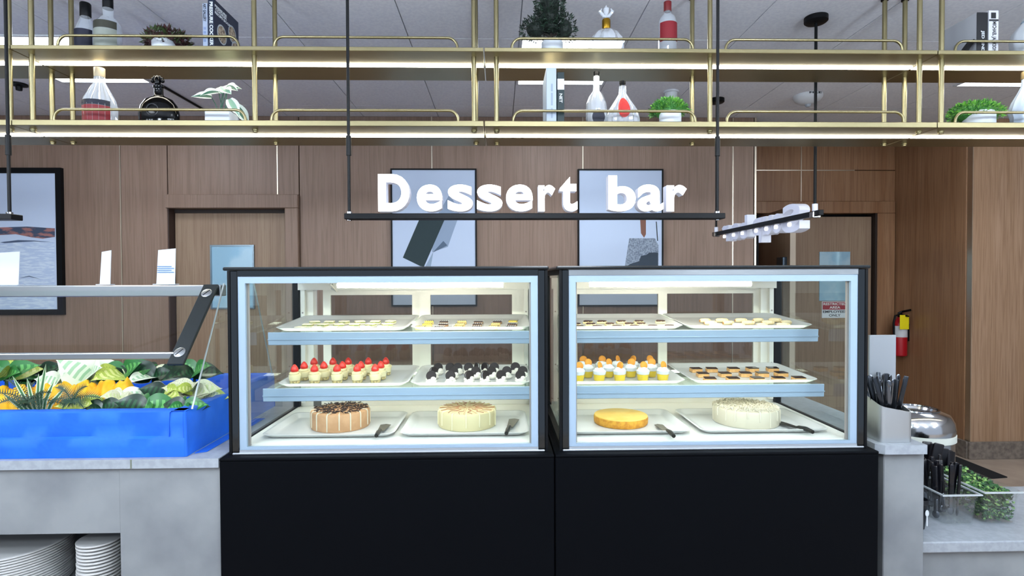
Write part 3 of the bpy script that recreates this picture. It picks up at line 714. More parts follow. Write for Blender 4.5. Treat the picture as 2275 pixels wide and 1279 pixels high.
mb = MB().prism([(p0.x, 2.43, p0.z - .006), (p0.x + .01, 2.43, p0.z - .01), (p1.x, 2.43, p1.z - .015), (p1.x, 2.43, p1.z)], (0, .04, 0))
mb.box(p0.x - .005, p0.x + .02, 2.43, 2.47, pz, max(pz + .004, p0.z - .01))
tag(obj('bookend', mb, M_blk), 'small dark slanted bookend left of the black book', 'bookend')

# plants on the shelves
def leafball(mb, c, r, n, ls, seed, up=.0, mats=2, lo=-.35):
    rg = random.Random(seed)
    for i in range(n):
        z = rg.uniform(lo, 1); a = rg.uniform(0, 2 * PI); q = math.sqrt(max(0, 1 - z * z)); d = Vector((q * math.cos(a), q * math.sin(a), z))
        p = Vector(c) + Vector((d.x * r[0], d.y * r[1], d.z * r[2])) * rg.uniform(.8, 1.04)
        nd = (d + Vector((rg.uniform(-.6, .6), rg.uniform(-.6, .6), rg.uniform(-.3, .6) + up))).normalized()
        t = nd.orthogonal().normalized(); t.rotate(Matrix.Rotation(rg.uniform(0, 6.28), 3, nd)); b = nd.cross(t); s = ls * rg.uniform(.7, 1.3)
        mb.add([p - t * s * .45, p + nd * s * .6 - b * s * .1, p + nd * s * 1.3, p + t * s * .45], [(0, 1, 2), (1, 3, 2)] if 0 else [(0, 1, 2), (3, 2, 1)], rg.randrange(mats))
    return mb
G1 = mat('leaf_bright', '6aa83c', .6); G2 = mat('leaf_mid', '3c7a34', .6); G3 = mat('leaf_deep', '1c3a24', .6); G4 = mat('leaf_olive', '3a4a28', .6); G5 = mat('leaf_red', '3a1a1c', .6)
def bush(label, u, lvl, c_v, r, gm, pot_prof, seed, n=700, ls=.012, Y=SD):
    b = base(u, Y, lvl); t = thing('potted_plant', label, 'plant', b)
    obj('pot', lpx(u, Y, pot_prof, 24, zb=b[2]), M_pot, t, 40)
    z = zpx(c_v, Y, u); mb = leafball(MB(), (b[0], Y + .02, z), r, n, ls, seed); mb.ell((b[0], Y + .02, z), tuple(q * .86 for q in r), 14, 8, mi=len(gm) - 1)
    f = obj('foliage', mb, gm, t, recalc=False); f['kind'] = 'stuff'
    return t
bush('round bright green bush in a white pot right of the teardrop bottle', 1489, 0, 243, (.082, .06, .05), [G1, G2], [(20, 291), (24, 284), (24, 255), (22, 250)], 3, 900, .013)
bush('spreading green bush in a white pot at the right of the lower shelf', 2176, 0, 250, (.112, .075, .05), [G1, G2], [(26, 291), (30, 284), (30, 256), (27, 250)], 4, 1000, .014)
bush('low dark red and green succulent in a white bowl on the upper shelf', 367, 1, 90, (.092, .065, .052), [G4, G5], [(16, 139), (24, 125), (25, 96), (20, 90)], 5, 420, .02)
# bonsai-like tree
b = base(1224, SD, 1); t = thing('potted_tree', 'dark green artificial shrub with twisted trunk in a grey-white pot', 'plant', b)
obj('pot', lpx(1227, SD, [(20, 139), (24, 134), (24, 96), (21, 92)], 24, zb=b[2]), M_pot, t, 40)
obj('trunk', MB().tube([spx(1227, 96), spx(1222, 84), spx(1226, 70), spx(1220, 40)], .008, 8, taper=[1.3, 1, .9, .6]).tube([spx(1222, 82), spx(1205, 72), spx(1185, 72)], .006, 6).tube([spx(1223, 80), spx(1245, 74)], .005, 6), mat('bark', '2c2420', .8), t, 40)
mb = MB()
for (u, v, rx, rz, n, sd) in ((1222, 10, .062, .085, 420, 1), (1222, 40, .066, .06, 380, 2), (1190, 66, .062, .05, 300, 3), (1254, 66, .05, .06, 260, 4), (1222, 62, .06, .04, 200, 6)):
    leafball(mb, spx(u, v), (rx, .06, rz), n, .015, sd, lo=-.8)
    mb.ell(spx(u, v), (rx * .7, .045, rz * .7), 10, 6, mi=1)
f = obj('foliage', mb, [mat('leaf_box', '22382a', .6), mat('leaf_box_dark', '101c16', .7), ], t, recalc=False); f['kind'] = 'stuff'
# caladium-like plant in a square pot
def leaf_mb(L, Wd, fold=.25, droop=.3, seg=7, slots=False):
    """heart leaf along +Y from the stem; slot 1 is the pale centre"""
    mb = MB(); rows = []
    for i in range(seg + 1):
        s = i / seg; w = Wd * (math.sin(PI * min(1, s * .9 + .12)) ** .7) * (1 - s ** 4); z = -droop * L * s * s
        rows.append([(-w, L * s, z + fold * w), (-w * .45, L * s, z + fold * w * .5), (0, L * s, z), (w * .45, L * s, z + fold * w * .5), (w, L * s, z + fold * w)])
    o = [p for r in rows for p in r]; f = []; m = []
    for i in range(seg):
        for k in range(4): f.append((i * 5 + k, i * 5 + k + 1, i * 5 + 5 + k + 1, i * 5 + 5 + k)); m.append(1 if (k in (1, 2) and (not slots or i % 2 == 0)) else 0)
    n = len(mb.v); mb.v += [Vector(p) for p in o]; mb.f += [list(q) for q in f]; mb.m += m; return mb
def leaf_at(o, d, up=(0, 0, 1)):
    d = Vector(d).normalized(); x = d.cross(Vector(up)).normalized(); z = x.cross(d); return basis(Vector(o), x, d, z)
M_lg = mat('leaf_sage', '7fa38c', .5); M_lp = mat('leaf_pale', 'd2ded4', .5); M_ld = mat('leaf_pine', '2f5a48', .5)
b = base(494, SD, 0); t = thing('potted_plant', 'pale variegated plant on thin stems in a square white pot', 'plant', b)
obj('pot', MB().rbox(UX(467, SD, 250), UX(521, SD, 250), SD - .05, SD + .05, b[2], zpx(252, SD, 494), .004, 2), M_pot, t)
for i, (u, v, du, dv) in enumerate(((478, 222, -34, -2), (490, 205, -10, -20), (500, 190, 20, -6), (505, 205, 20, 10), (496, 212, -28, 8), (512, 222, 22, 34), (516, 228, 24, 38), (500, 200, -20, -14), (508, 196, 26, 8))):
    s0 = Vector(spx(494 + (i - 4) * 2, 252)); s1 = Vector(spx(u, v)); yo = (-.03, .02, .03, -.03, -.04, -.01, .03, .02, -.02)[i]; s1.y += yo
    st_ = obj('stem', MB().tube([s0, (s0 + s1) / 2 + Vector((0, 0, .01)), s1], .0018, 5), M_ld, t)
    s2 = Vector(spx(u + du, v + dv)); d = s2 - s1 + Vector((0, yo, 0)); d.y += yo
    obj('leaf', leaf_mb(max(.06, d.length * 1.1), .027, .4, .15).xf(leaf_at(s1, d, (0, -.8, .6))), [M_lp, M_lg if i % 2 else M_ld], st_, 50, recalc=False)
# vases cut by the right edge
b = base(2284, SD, 1); t = thing('vase', 'pale ribbed vase at the right edge of the upper shelf', 'vase', b)
obj('body', lpx(2284, SD, [(16, 139), (24, 130), (31, 108), (33, 92), (30, 74), (20, 60), (10, 48), (12, 42)], 40, zb=b[2], ripple=.03, rn=10), M_pot, t, 40)
obj('neck_ring', lpx(2284, SD, [(12, 52), (14, 50), (12, 47)], 24, caps=False), M_frost, t, 40)
b = base(2284, SD, 0); t = thing('bottle', 'pale frosted bottle with flared skirt at the right edge of the lower shelf', 'bottle', b)
obj('body', lpx(2284, SD, [(30, 291), (31, 284), (30, 262), (35, 246), (28, 225), (18, 205), (12, 192), (11, 176)], 40, zb=b[2], ripple=.04, rn=12), mat('frost_glass', 'b8c6da', .25, coat=.3), t, 40)
obj('cap', lpx(2284, SD, [(12, 176), (12.5, 174), (12.5, 160), (11, 159)], 20), mat('cap_brown', '7a6a4c', .4), t, 40)

# ================================================================== LIT SIGNS
YS = 1.98
zb1 = VZ(474, YS); zb0 = VZ(486.5, YS)
t = thing('lit_sign', 'hanging lit Dessert bar sign with white letters on a black bar', 'sign', (UX(1187, YS), YS, zb0))
a, b = UX(766, YS, 480), UX(1609, YS, 480)
obj('bar', MB().rbox(a, b, YS - .012, YS + .04, zb0, zb1, .002, 1), M_blk, t)
for u in (773.5, 1597):
    x = UX(u, YS, 470)
    obj('rod', MB().tube([(x, YS + .014, zb1), (x, YS + .014, ZC)], .0055, 10), M_blk, t, 40)
    zj = VZ(322, YS); obj('rod_joint', MB().tube([(x, YS + .014, zj - .035), (x, YS + .014, zj + .035)], .009, 12), M_blk, t, 40)
    obj('rod_nut', MB().tube([(x, YS + .014, zb1), (x, YS + .014, zb1 + .008)], .010, 10), M_chrome, t, 40)
    obj('rod_nut', MB().tube([(x, YS + .014, zb0 - .004), (x, YS + .014, zb0)], .009, 10), M_chrome, t, 40)
LET = [('D', 843, 912, 389), ('e', 928, 984, 412), ('s', 996, 1051, 412), ('s', 1060, 1116, 412), ('e', 1124, 1183, 412), ('r', 1195, 1232, 413), ('t', 1242, 1281, 395), ('b', 1349, 1409, 392), ('a', 1413, 1470, 412), ('r', 1477, 1521, 413)]
for ch, u0, u1, v0 in LET:
    x0, x1 = UX(u0, YS, 440), UX(u1, YS, 440); z0 = VZ(471, YS, u0); z1 = VZ(v0, YS, u0)
    z0 = max(z0, zb1 + .001)
    body = text_mb(ch, x1 - x0, z1 - z0, .022, .04 if ch == 'D' else .029)
    body.xf(basis(Vector((x0, YS, z0)), Vector((1, 0, 0)), Vector((0, 0, 1)), Vector((0, -1, 0))))
    ym = min(p.y for p in body.v)
    body.m = [1 if all(abs(body.v[i].y - ym) < 1e-5 for i in f) else 0 for f in body.f]
    obj('letter', body, [M_signside, M_sign], t, recalc=False)
# left sign, only its end in view
t = thing('lit_sign', 'end of another black hanging sign bar at the left edge', 'sign', (UX(-100, YS), YS, zb0))
a, b = UX(-500, YS, 476), UX(30, YS, 476)
obj('bar', MB().rbox(a, b, YS - .012, YS + .04, zb0, zb1, .002, 1), M_blk, t)
x = UX(12, YS, 400)
obj('rod', MB().tube([(x, YS + .014, zb1), (x, YS + .014, ZC)], .0055, 10), M_blk, t, 40)
obj('rod_joint', MB().tube([(x, YS + .014, zj - .035), (x, YS + .014, zj + .035)], .009, 12), M_blk, t, 40)
obj('rod_nut', MB().tube([(x, YS + .014, zb1), (x, YS + .014, zb1 + .008)], .010, 10), M_chrome, t, 40)
# soup sign, seen from behind and end-on
pc = P(1813, 38, Z=ZC); XS = pc.x; yn = pc.y; pf = P(1597, 220, Z=ZC); yf = pf.y; XS2 = XS
zs = P(1813, 472, Y=yn).z
t = thing('lit_sign', 'hanging lit Soup bar sign seen from behind and end-on at the right', 'sign', (XS, (yn + yf) / 2, zs))
obj('bar', MB().rbox(XS - .012, XS + .012, yn - .06, yf + .05, zs - .02, zs + .008, .002, 1), M_blk, t)
for y in (yn, yf):
    obj('rod', MB().tube([(XS, y, zs + .008), (XS, y, ZC - .03)], .0075, 10), M_blk, t, 40)
    obj('canopy', MB().lathe([(.057, 0), (.057, -.024), (.05, -.03), (.01, -.032)], (XS, y, ZC), 24), M_blk, t, 40)
    obj('rod_nut', MB().tube([(XS, y, zs + .008), (XS, y, zs + .045)], .014, 12), M_signside, t, 40)
    obj('bar_clip', MB().rbox(XS - .02, XS + .02, y - .02, y + .02, zs - .028, zs + .004, .003, 1), M_chrome, t)
def yx(u, v=500): return P(u, v, X=XS + .045).y
for ch, u0, u1, up, dn in (('S', 1786, 1746, .082, .082), ('o', 1746, 1724, .046, .072), ('u', 1723, 1703, .046, .072), ('p', 1701, 1679, .046, .115), ('b', 1668, 1650, .085, .072), ('a', 1648, 1630, .046, .072), ('r', 1626, 1611, .046, .072)):
    y0, y1 = yx(u0), yx(u1)
    body = text_mb(ch, y1 - y0, up + dn, .03, .026)
    body.xf(basis(Vector((XS + .05, y0, zs - dn)), Vector((0, 1, 0)), Vector((0, 0, 1)), Vector((1, 0, 0))))
    xm = min(p.x for p in body.v); xM = max(p.x for p in body.v)
    body.m = [1 if all(abs(body.v[i].x - xM) < 1e-5 for i in f) else (2 if all(abs(body.v[i].x - xm) < 1e-5 for i in f) else 0) for f in body.f]
    obj('letter', body, [M_signside, M_sign, M_signback], t, recalc=False)
    ym_ = (y0 + y1) / 2
    obj('stud', MB().tube([(XS + .008, ym_, zs - .035), (XS + .021, ym_, zs - .035)], .012, 12), M_dot, t, 40)

# ================================================================== DISPLAY CASES
CF, CB = 2.07, 2.79
zl1 = VZ(592, CF, 860); zl0 = VZ(600, CF, 860); zh0 = VZ(613, CF, 860); zfi = VZ(628, CF, 860)
zb_i = VZ(990, CF, 860); zf0 = VZ(1003, CF, 860); zc0 = ZT + .0005
ZD = ZT + .028                                           # deck of the case
# sloping shelves: front row y, z of the shelf surface there, slope
SH = {'top': (2.33, VZ(738, 2.33, 900), math.radians(4.2)), 'mid': (2.29, VZ(862, 2.29, 900), math.radians(2.2)), 'low': (2.15, ZD, 0.)}
RD = CB - .05
def case(x0, x1, side, gap_left):
    t = thing('display_case', f'{side} glass bakery display case with black lid and chrome posts', 'display case', ((x0 + x1) / 2, (CF + CB) / 2, zc0), 'glass display cases')
    sx_ = 1 if side == 'left' else -1
    obj('lid', MB().rbox(x0 - .012, x1 + .004, CF - .012, CB + .005, zl0, zl1, .005, 2), M_lid, t)
    obj('header', MB().box(x0 + .035, x1 - .035, CF + .002, CF + .03, zh0, zl0 - .0005), M_darkchrome if side == 'left' else M_steel, t)
    for a, b, oa, ob in ((x0 + .010, x0 + .036, x0, x0 + .0099), (x1 - .036, x1 - .010, x1 - .0099, x1)):
        obj('front_post', MB().rbox(a, b, CF, CF + .03, zc0 + .004, zl0 - .0006, .002, 1), M_darkchrome, t)
        obj('edge_trim', MB().box(oa, ob, CF - .001, CF + .035, zc0, zl0 - .0006), M_blk, t)
    obj('base_strip', MB().rbox(x0 + .012, x1 - .012, CF - .004, CF + .03, zc0, zc0 + .0065, .002, 1), M_strip, t)
    gx0, gx1 = x0 + .0365, x1 - .0365
    fw = .026
    fr = MB(); fr.box(gx0, gx1, CF + .004, CF + .016, zfi, zh0 - .0005); fr.box(gx0, gx1, CF + .004, CF + .016, zc0 + .016, zb_i)
    fr.box(gx0, gx0 + fw, CF + .004, CF + .016, zb_i, zfi); fr.box(gx1 - fw, gx1, CF + .004, CF + .016, zb_i, zfi)
    obj('front_frame', fr, M_frost, t)
    obj('front_sill', MB().box(gx0, gx1, CF + .002, CF + .03, zc0 + .0066, zc0 + .0155), M_strip, t)
    obj('front_glass', MB().box(gx0 + fw, gx1 - fw, CF + .008, CF + .012, zb_i, zfi), M_glassf, t)
    for s, xx in ((-1, x0), (1, x1)):
        xi = xx - s * .012
        obj('side_glass', MB().box(min(xi, xi - s * .005), max(xi, xi - s * .005), CF + .036, RD - .03, zc0 + .03, zl0 - .02), M_glass, t)
        obj('bottom_rail', MB().box(min(xx, xx - s * .022), max(xx, xx - s * .022), CF + .036, CB, zc0, zc0 + .029), M_blk, t)
        obj('top_rail', MB().box(min(xx, xx - s * .022), max(xx, xx - s * .022), CF + .036, CB, zl0 - .02, zl0 - .0006), M_blk, t)
        g0 = xx - s * .056
        obj('gasket', MB().box(min(g0, g0 - s * .012), max(g0, g0 - s * .012), CF + .02, CF + .03, zb_i, zfi - .0005), M_grey, t)
        obj('rear_post', MB().box(min(xx, xx - s * .03), max(xx, xx - s * .03), RD - .029, CB, zc0 + .0295, zl0 - .0205), M_blk, t)
        # white rear jamb with slotted pilaster
        j = obj('rear_jamb', MB().box(min(xx - s * .031, xx - s * .095), max(xx - s * .031, xx - s * .095), RD - .01, CB, ZD + .11, zl0 - .03), M_white, t)
        pl = MB(); p0 = xx - s * .04
        pl.box(min(p0, p0 - s * .02), max(p0, p0 - s * .02), RD - .03, RD - .0105, ZD + .02, zl0 - .05)
        obj('pilaster', pl, M_white, t)
        for zz in (.20, .46):
            obj('pilaster_screw', MB().tube([(p0 - s * .01, RD - .032, ZD + zz), (p0 - s * .01, RD - .0301, ZD + zz)], .004, 8), M_grey, t)
    obj('deck', MB().box(x0 + .023, x1 - .023, CF + .032, CB - .002, zc0, ZD), M_white, t)
    # rear: bottom ledge, top header, two sliding doors
    obj('rear_ledge', MB().box(x0 + .031, x1 - .031, RD - .01, CB, ZD + .0005, ZD + .11), M_white, t)
    obj('rear_groove', MB().box(x0 + .031, x1 - .031, RD - .012, RD - .0101, ZD + .026, ZD + .03), M_grey, t)
    zr1 = zl0 - .05; zg1 = VZ(655, RD, 860)
    obj('rear_header', MB().box(x0 + .031, x1 - .031, RD - .04, RD + .01, zr1 - .035, zl0 - .031), M_white, t)
    obj('inner_top', MB().box(x0 + .023, x1 - .023, CF + .032, CB - .002, zl0 - .03, zl0 - .021), M_white, t)
    if side == 'left': dd = ((UX(716, RD, 700), UX(935, RD, 700), .02, 17, 20), (UX(934, RD + .02, 700), UX(1159, RD + .02, 700), .0, 24, 22))
    else: dd = ((UX(1262, RD, 700), UX(1481, RD, 700), .0, 20, 20), (UX(1475, RD, 700), UX(1698, RD, 700), .02, 6, 22))
    for (a, b, yo, s0, s1) in dd:
        y = RD + yo; z0 = ZD + .111; z1 = zr1 - .036
        k = RD / F
        d = MB(); d.box(a, a + s0 * k, y - .008, y + .008, z0, z1); d.box(b - s1 * k, b, y - .008, y + .008, z0, z1)
        d.box(a + s0 * k, b - s1 * k, y - .008, y + .008, zg1, z1); d.box(a + s0 * k, b - s1 * k, y - .008, y + .008, z0, z0 + .012)
        o = obj('sliding_door', d, M_white, t)
        obj('door_pane', MB().box(a + s0 * k, b - s1 * k, y - .003, y + .003, z0 + .012, zg1), M_glassd, o)
    # light tube
    u0, u1 = (750, 1118) if side == 'left' else (1310, 1668)
    ta, tb = UX(u0, 2.3, 632), UX(u1, 2.3, 632); zt = VZ(633, 2.3, 900)
    lt = obj('light_tube', MB().tube([(ta, 2.3, zt), (tb, 2.3, zt)], .011, 12), M_tube, t, 40)
    obj('tube_holder', MB().box(ta - .02, tb + .02, 2.285, 2.315, zt + .0115, zl0 - .0305), M_white, t)
    wz = MB().tube([(ta - .02, 2.32, zt + .02), (ta - .06, 2.4, zt + .004), (ta - .06, 2.5, zt - .03), (ta - .12, 2.62, zt - .02), (ta - .14, 2.7, zt)], .004, 6)
    if side == 'left': obj('lamp_cable', wz, M_white, t, 40)
    # two sloping shelves
    for nm, uL, uR, vv in (('top', 598, 1183, 738), ('mid', 587, 1183, 863)) if side == 'left' else (('top', 1262, 1815, 738), ('mid', 1258, 1828, 858)):
        y0, z0, an = SH[nm]; a, b = UX(uL, y0, vv), UX(uR, y0, vv)
        M = Matrix.Translation((0, y0, z0)) @ Matrix.Rotation(an, 4, 'X')
        s = obj('shelf', MB().rbox(a, b, 0, .40, -.007, -.0005, .002, 1).xf(M), M_shelfglass, t)
        obj('shelf_rail', MB().rbox(a - .004, b + .004, -.006, -.0005, -.05, .004, .002, 1).xf(M).merge(MB().box(a - .004, b + .004, -.01, -.0061, -.028, -.024).xf(M)), M_frost, s)
        for ya in (.006, .34): obj('shelf_light_and_fill', MB().box(a + .03, b - .03, ya, ya + .018, -.016, -.0075).xf(M), M_slight, s)  # front strip is the shelf lamp, rear one an added fill for the ledge
        for q in (a + .02, b - .03):
            obj('shelf_bracket', MB().prism([(q, .02, -.0075), (q, .40, -.0075), (q, .40, -.045), (q, .25, -.02)], (.008, 0, 0)).xf(M), M_white, s)
    return t
LX0, LX1 = UX(507, CF, 800), UX(1217, CF, 800)
RX0, RX1 = UX(1243, CF, 800), UX(1927, CF, 800)
cl = case(LX0, LX1, 'left', True); cr = case(RX0, RX1, 'right', False)
# label sticker low in the rear corner of the left case
sxk = UX(703, RD - .02, 896)
obj('rating_label', MB().box(sxk - .016, sxk + .022, RD - .0135, RD - .0121, VZ(905, RD, 700), VZ(889, RD, 700)), mat('sticker_grey', '60605e', .5), cl)

# ---- trays
def tray_mb(w, d, h=.02):
    def ring(i, z, r):
        pts = []
        for (cx, cy_, a0) in ((w / 2 - i - r, d - i - r, 0), (-w / 2 + i + r, d - i - r, PI / 2), (-w / 2 + i + r, i + r, PI), (w / 2 - i - r, i + r, 1.5 * PI)):
            for k in range(5): a = a0 + k * PI / 8; pts.append(Vector((cx + r * math.cos(a), cy_ + r * math.sin(a), z)))
        return pts
    mb = MB(); R = [ring(.04, 0, .02), ring(.022, .004, .03), ring(.004, h - .004, .035), ring(0, h - .001, .037), ring(.002, h, .036), ring(.012, h - .001, .03), ring(.03, .005, .025), ring(.045, .004, .02)]
    n = len(R[0]); mb.v = [p for r in R for p in r]
    for i in range(len(R) - 1):
        for k in range(n): k2 = (k + 1) % n; mb.f.append([i * n + k, i * n + k2, (i + 1) * n + k2, (i + 1) * n + k]); mb.m.append(0)
    mb.f.append(list(range(n))[::-1]); mb.f.append([(len(R) - 1) * n + k for k in range(n)]); mb.m += [0, 0]
    return mb
TRAYS = {}
def tray(key, shelf, u0, u1, v, lab, dep=.385):
    y0, z0, an = SH[shelf]; yf = y0 + .004
    x0, x1 = UX(u0, yf, v), UX(u1, yf, v)
    M = Matrix.Translation(((x0 + x1) / 2, yf, z0 + .0008 + (yf - y0) * math.tan(an))) @ Matrix.Rotation(an, 4, 'X')
    o = bpy.data.objects.new('serving_tray', mesh_of('serving_tray', tray_mb(x1 - x0, dep), M_melamine, 40)); C.objects.link(o)
    o.location = M.translation; o.rotation_euler = (an, 0, 0)
    tag(o, lab, 'tray', 'white melamine trays in the display cases'); TRAYS[key] = (shelf, o); return o
tray('LTa', 'top', 607, 905, 735, 'white tray of pale sandwiches on the top shelf of the left case')
tray('LTb', 'top', 910, 1181, 735, 'white tray of iced finger slices on the top shelf of the left case')
tray('LMa', 'mid', 612, 905, 848, 'white tray of strawberry cream cups on the middle shelf of the left case')
tray('LMb', 'mid', 909, 1182, 845, 'white tray of chocolate cookie cream cups on the middle shelf of the left case')
tray('LLa', 'low', 576, 874, 972, 'white tray under the brown chocolate-topped cake', .37)
tray('LLb', 'low', 885, 1176, 970, 'white tray under the cream cake with red-brown lines', .37)
tray('RTa', 'top', 1258, 1522, 735, 'white tray of dark nut bars on the top shelf of the right case')
tray('RTb', 'top', 1526, 1812, 730, 'white tray of pale rolls on the top shelf of the right case')
tray('RMa', 'mid', 1256, 1527, 850, 'white tray of yellow wafer cups on the middle shelf of the right case')
tray('RMb', 'mid', 1540, 1824, 845, 'white tray of chocolate-topped squares on the middle shelf of the right case')
tray('RLa', 'low', 1256, 1541, 970, 'white tray under the yellow cheesecake', .37)
tray('RLb', 'low', 1560, 1847, 962, 'white tray under the white coconut cake', .37)
def on(shelf, u, y, v):
    y0, z0, an = SH[shelf]; return (UX(u, y, v), y, z0 + (y - y0) * math.tan(an) + .0052), (an, 0, 0)

# ---- cakes
CK = {}
def cake(label, u, v, hw, vt, vb, prof, m, y):
    x = UX(u, y, v); z = ZD + .0055; R = hw * y / F
    t = thing('cake', label, 'cake', (x, y, z)); H = (vb - vt) * (y - R) / F
    return t, x, y, z, R, H
def body(R, H, e=.008): return [(R * .98, 0), (R, .004), (R, H - e), (R - e * .3, H - e * .3), (R - e, H), (R * .5, H + .002), (0, H + .002)]
M_choc = mat('dark_chocolate', '2a1712', .4); M_mocha = mat('mocha_frosting', 'c0956c', .6, noise=(25, 'b48960', .4, .6))
M_cream = mat('cream_icing', 'cfc396', .6); M_vcream = mat('white_icing', 'cfc6ae', .6); M_lemon = mat('cheesecake_top', 'dcb24a', .5, noise=(12, 'e2bf60', .4, .6)); M_crust = mat('cheesecake_side', 'd69a2c', .7, noise=(60, 'c07f1c', .4, .6))
def drips(R, H, n, w, lo, hi, sd, a0=PI, a1=2 * PI):
    rg = random.Random(sd); mb = MB()
    for i in range(n):
        a = a0 + (a1 - a0) * (i + .5) / n + rg.uniform(-.04, .04); L = H * rg.uniform(lo, hi)
        pts = [(R * .72 * math.cos(a), R * .72 * math.sin(a), H + .002), ((R - .003) * math.cos(a), (R - .003) * math.sin(a), H + .001), ((R + .0005) * math.cos(a), (R + .0005) * math.sin(a), H - .006), ((R + .0008) * math.cos(a), (R + .0008) * math.sin(a), H - L)]
        mb.tube(pts, w, 6, taper=[.6, 1, 1, .8])
    return mb
t, x, y, z, R, H = cake('brown frosted cake with dark chocolate shards and white drips', 757, 930, 63, 928, 968, 0, 0, 2.345)
obj('cake_body', MB().lathe(body(R, H), (x, y, z), 48), M_mocha, t, 40)
obj('icing_drips', drips(R, H, 16, .0028, .85, .97, 4, 0, 2 * PI).mv(x, y, z), M_vcream, t, 40)
rg = random.Random(9); mb = MB()
for i in range(210):
    a = rg.uniform(0, 2 * PI); r = R * .92 * math.sqrt(rg.random()); s = rg.uniform(.003, .008); b_ = rg.uniform(0, PI)
    c = Vector((x + r * math.cos(a), y + r * math.sin(a), z + H + .003)); d = Vector((math.cos(b_), math.sin(b_), rg.uniform(-.2, .3))) * s; e = Vector((-math.sin(b_), math.cos(b_), 0)) * s * .3
    mb.prism([c - d - e, c + d - e, c + d + e, c - d + e], (0, 0, rg.uniform(.002, .004)))
o = obj('chocolate_shards', mb, M_choc, t, recalc=False); o['kind'] = 'stuff'
def slices(n, w, col, nm, up=.0025, r0=.06, r1=.97):
    mb = MB()
    for i in range(n):
        a = 2 * PI * (i + .35) / n; d = Vector((math.cos(a), math.sin(a), 0)); e = Vector((-d.y, d.x, 0)) * w
        p = Vector((x, y, z + H + up)); mb.prism([p + d * R * r0 - e, p + d * R * r1 - e, p + d * R * r1 + e, p + d * R * r0 + e], (0, 0, .0008))
    return obj(nm, mb, mat('line_' + col, col, .5), t, recalc=False)
slices(14, .0009, '7c5840', 'slice_line', .0022)
t, x, y, z, R, H = cake('cream iced cake sliced and lined with red-brown syrup', 1038, 930, 64, 927, 965, 0, 0, 2.345)
obj('cake_body', MB().lathe(body(R, H), (x, y, z), 48), M_cream, t, 40)
obj('icing_drips', drips(R, H, 14, .0035, .75, .97, 5, 0, 2 * PI).mv(x, y, z), mat('icing_pale', 'd9d1aa', .5), t, 40)
slices(14, .001, 'c49a70', 'slice_line'); mb = MB()
for i in range(14):
    a = 2 * PI * (i + .9) / 14
    p = [Vector((x + R * q * math.cos(a + w_), y + R * q * math.sin(a + w_), z + H + .0028)) for q, w_ in ((.3, .0), (.55, .12), (.7, -.1), (.95, .05))]
    mb.tube(p, .0012, 4)
obj('syrup_lines', mb, mat('syrup', '9c4a30', .4), t, recalc=False)
t, x, y, z, R, H = cake('plain golden yellow cheesecake, the lowest of the cakes', 1379, 945, 60, 948, 966, 0, 0, 2.345)
obj('cake_body', MB().lathe([(R * .95, 0), (R * .99, .006), (R, H - .006), (R * .985, H)], (x, y, z), 48), M_crust, t, 50)
obj('cake_top', MB().lathe([(R * .985, H + .0003), (R * .97, H + .003), (R * .5, H + .004), (0, H + .004)], (x, y, z), 48, caps=False), M_lemon, t, 50)
t, x, y, z, R, H = cake('white cake ruffled with coconut shreds, at the right end', 1656, 930, 70, 924, 962, 0, 0, 2.345)
obj('cake_body', MB().lathe(body(R, H), (x, y, z), 48), M_vcream, t, 40)
rg = random.Random(12); mb = MB()
for i in range(420):
    a = rg.uniform(0, 2 * PI); r = R * .97 * math.sqrt(rg.random()); s = rg.uniform(.008, .018); b_ = rg.uniform(0, 2 * PI)
    c = Vector((x + r * math.cos(a), y + r * math.sin(a), z + H + .003)); d = Vector((math.cos(b_), math.sin(b_), 0)) * s
    mb.tube([c - d * .5, c + Vector((0, 0, rg.uniform(.002, .007))), c + d * .5], .0015, 4, caps=False)
o = obj('coconut_shreds', mb, mat('coconut', 'd8d0ba', .7), t, recalc=False); o['kind'] = 'stuff'
obj('icing_drips', drips(R, H, 18, .003, .35, .97, 15, 0, 2 * PI).mv(x, y, z), mat('coconut2', 'd4ccb6', .7), t, 40)
slices(14, .0008, 'cfc8b4', 'slice_line', .001)

# ---- cake servers
M_server = mat('server_steel', '5c5c54', .25, .9); M_serverd = mat('server_dark', '2c2c28', .35, .6)
def server(label, ub, vb_, uh, vh, wid=.03, m=M_server):
    zt = ZD + .0125
    b_ = P(ub, vb_, Z=zt + .012); h = P(uh, vh, Z=zt + .012); d = Vector((b_.x - h.x, b_.y - h.y, 0)); L = d.length; d.normalize()
    M = basis((h.x, h.y, zt), d, Vector((-d.y, d.x, 0)), Vector((0, 0, 1)))
    t = thing('cake_server', label, 'cake server', (h.x, h.y, zt))
    obj('blade', MB().prism([(L * .42, -.012, .004), (L, -wid, .001), (L + .012, 0, .001), (L, wid, .001), (L * .42, .012, .004)], (0, 0, .002)).xf(M), m, t)
    obj('handle', MB().tube([(0, 0, .008), (L * .2, 0, .011), (L * .38, 0, .010), (L * .5, 0, .004)], .0095, 10, taper=[.8, 1, .7, .35]).xf(M), M_serverd, t, 40)
server('steel cake server beside the brown chocolate-topped cake', 857, 938, 836, 965, .022)
server('steel cake server beside the cream cake with red-brown lines', 1142, 926, 1125, 960, .022)
server('steel cake server beside the yellow cheesecake', 1463, 938, 1497, 966, .018)
server('dark steel cake server beside the white coconut cake', 1730, 932, 1806, 957, .02, M_serverd)

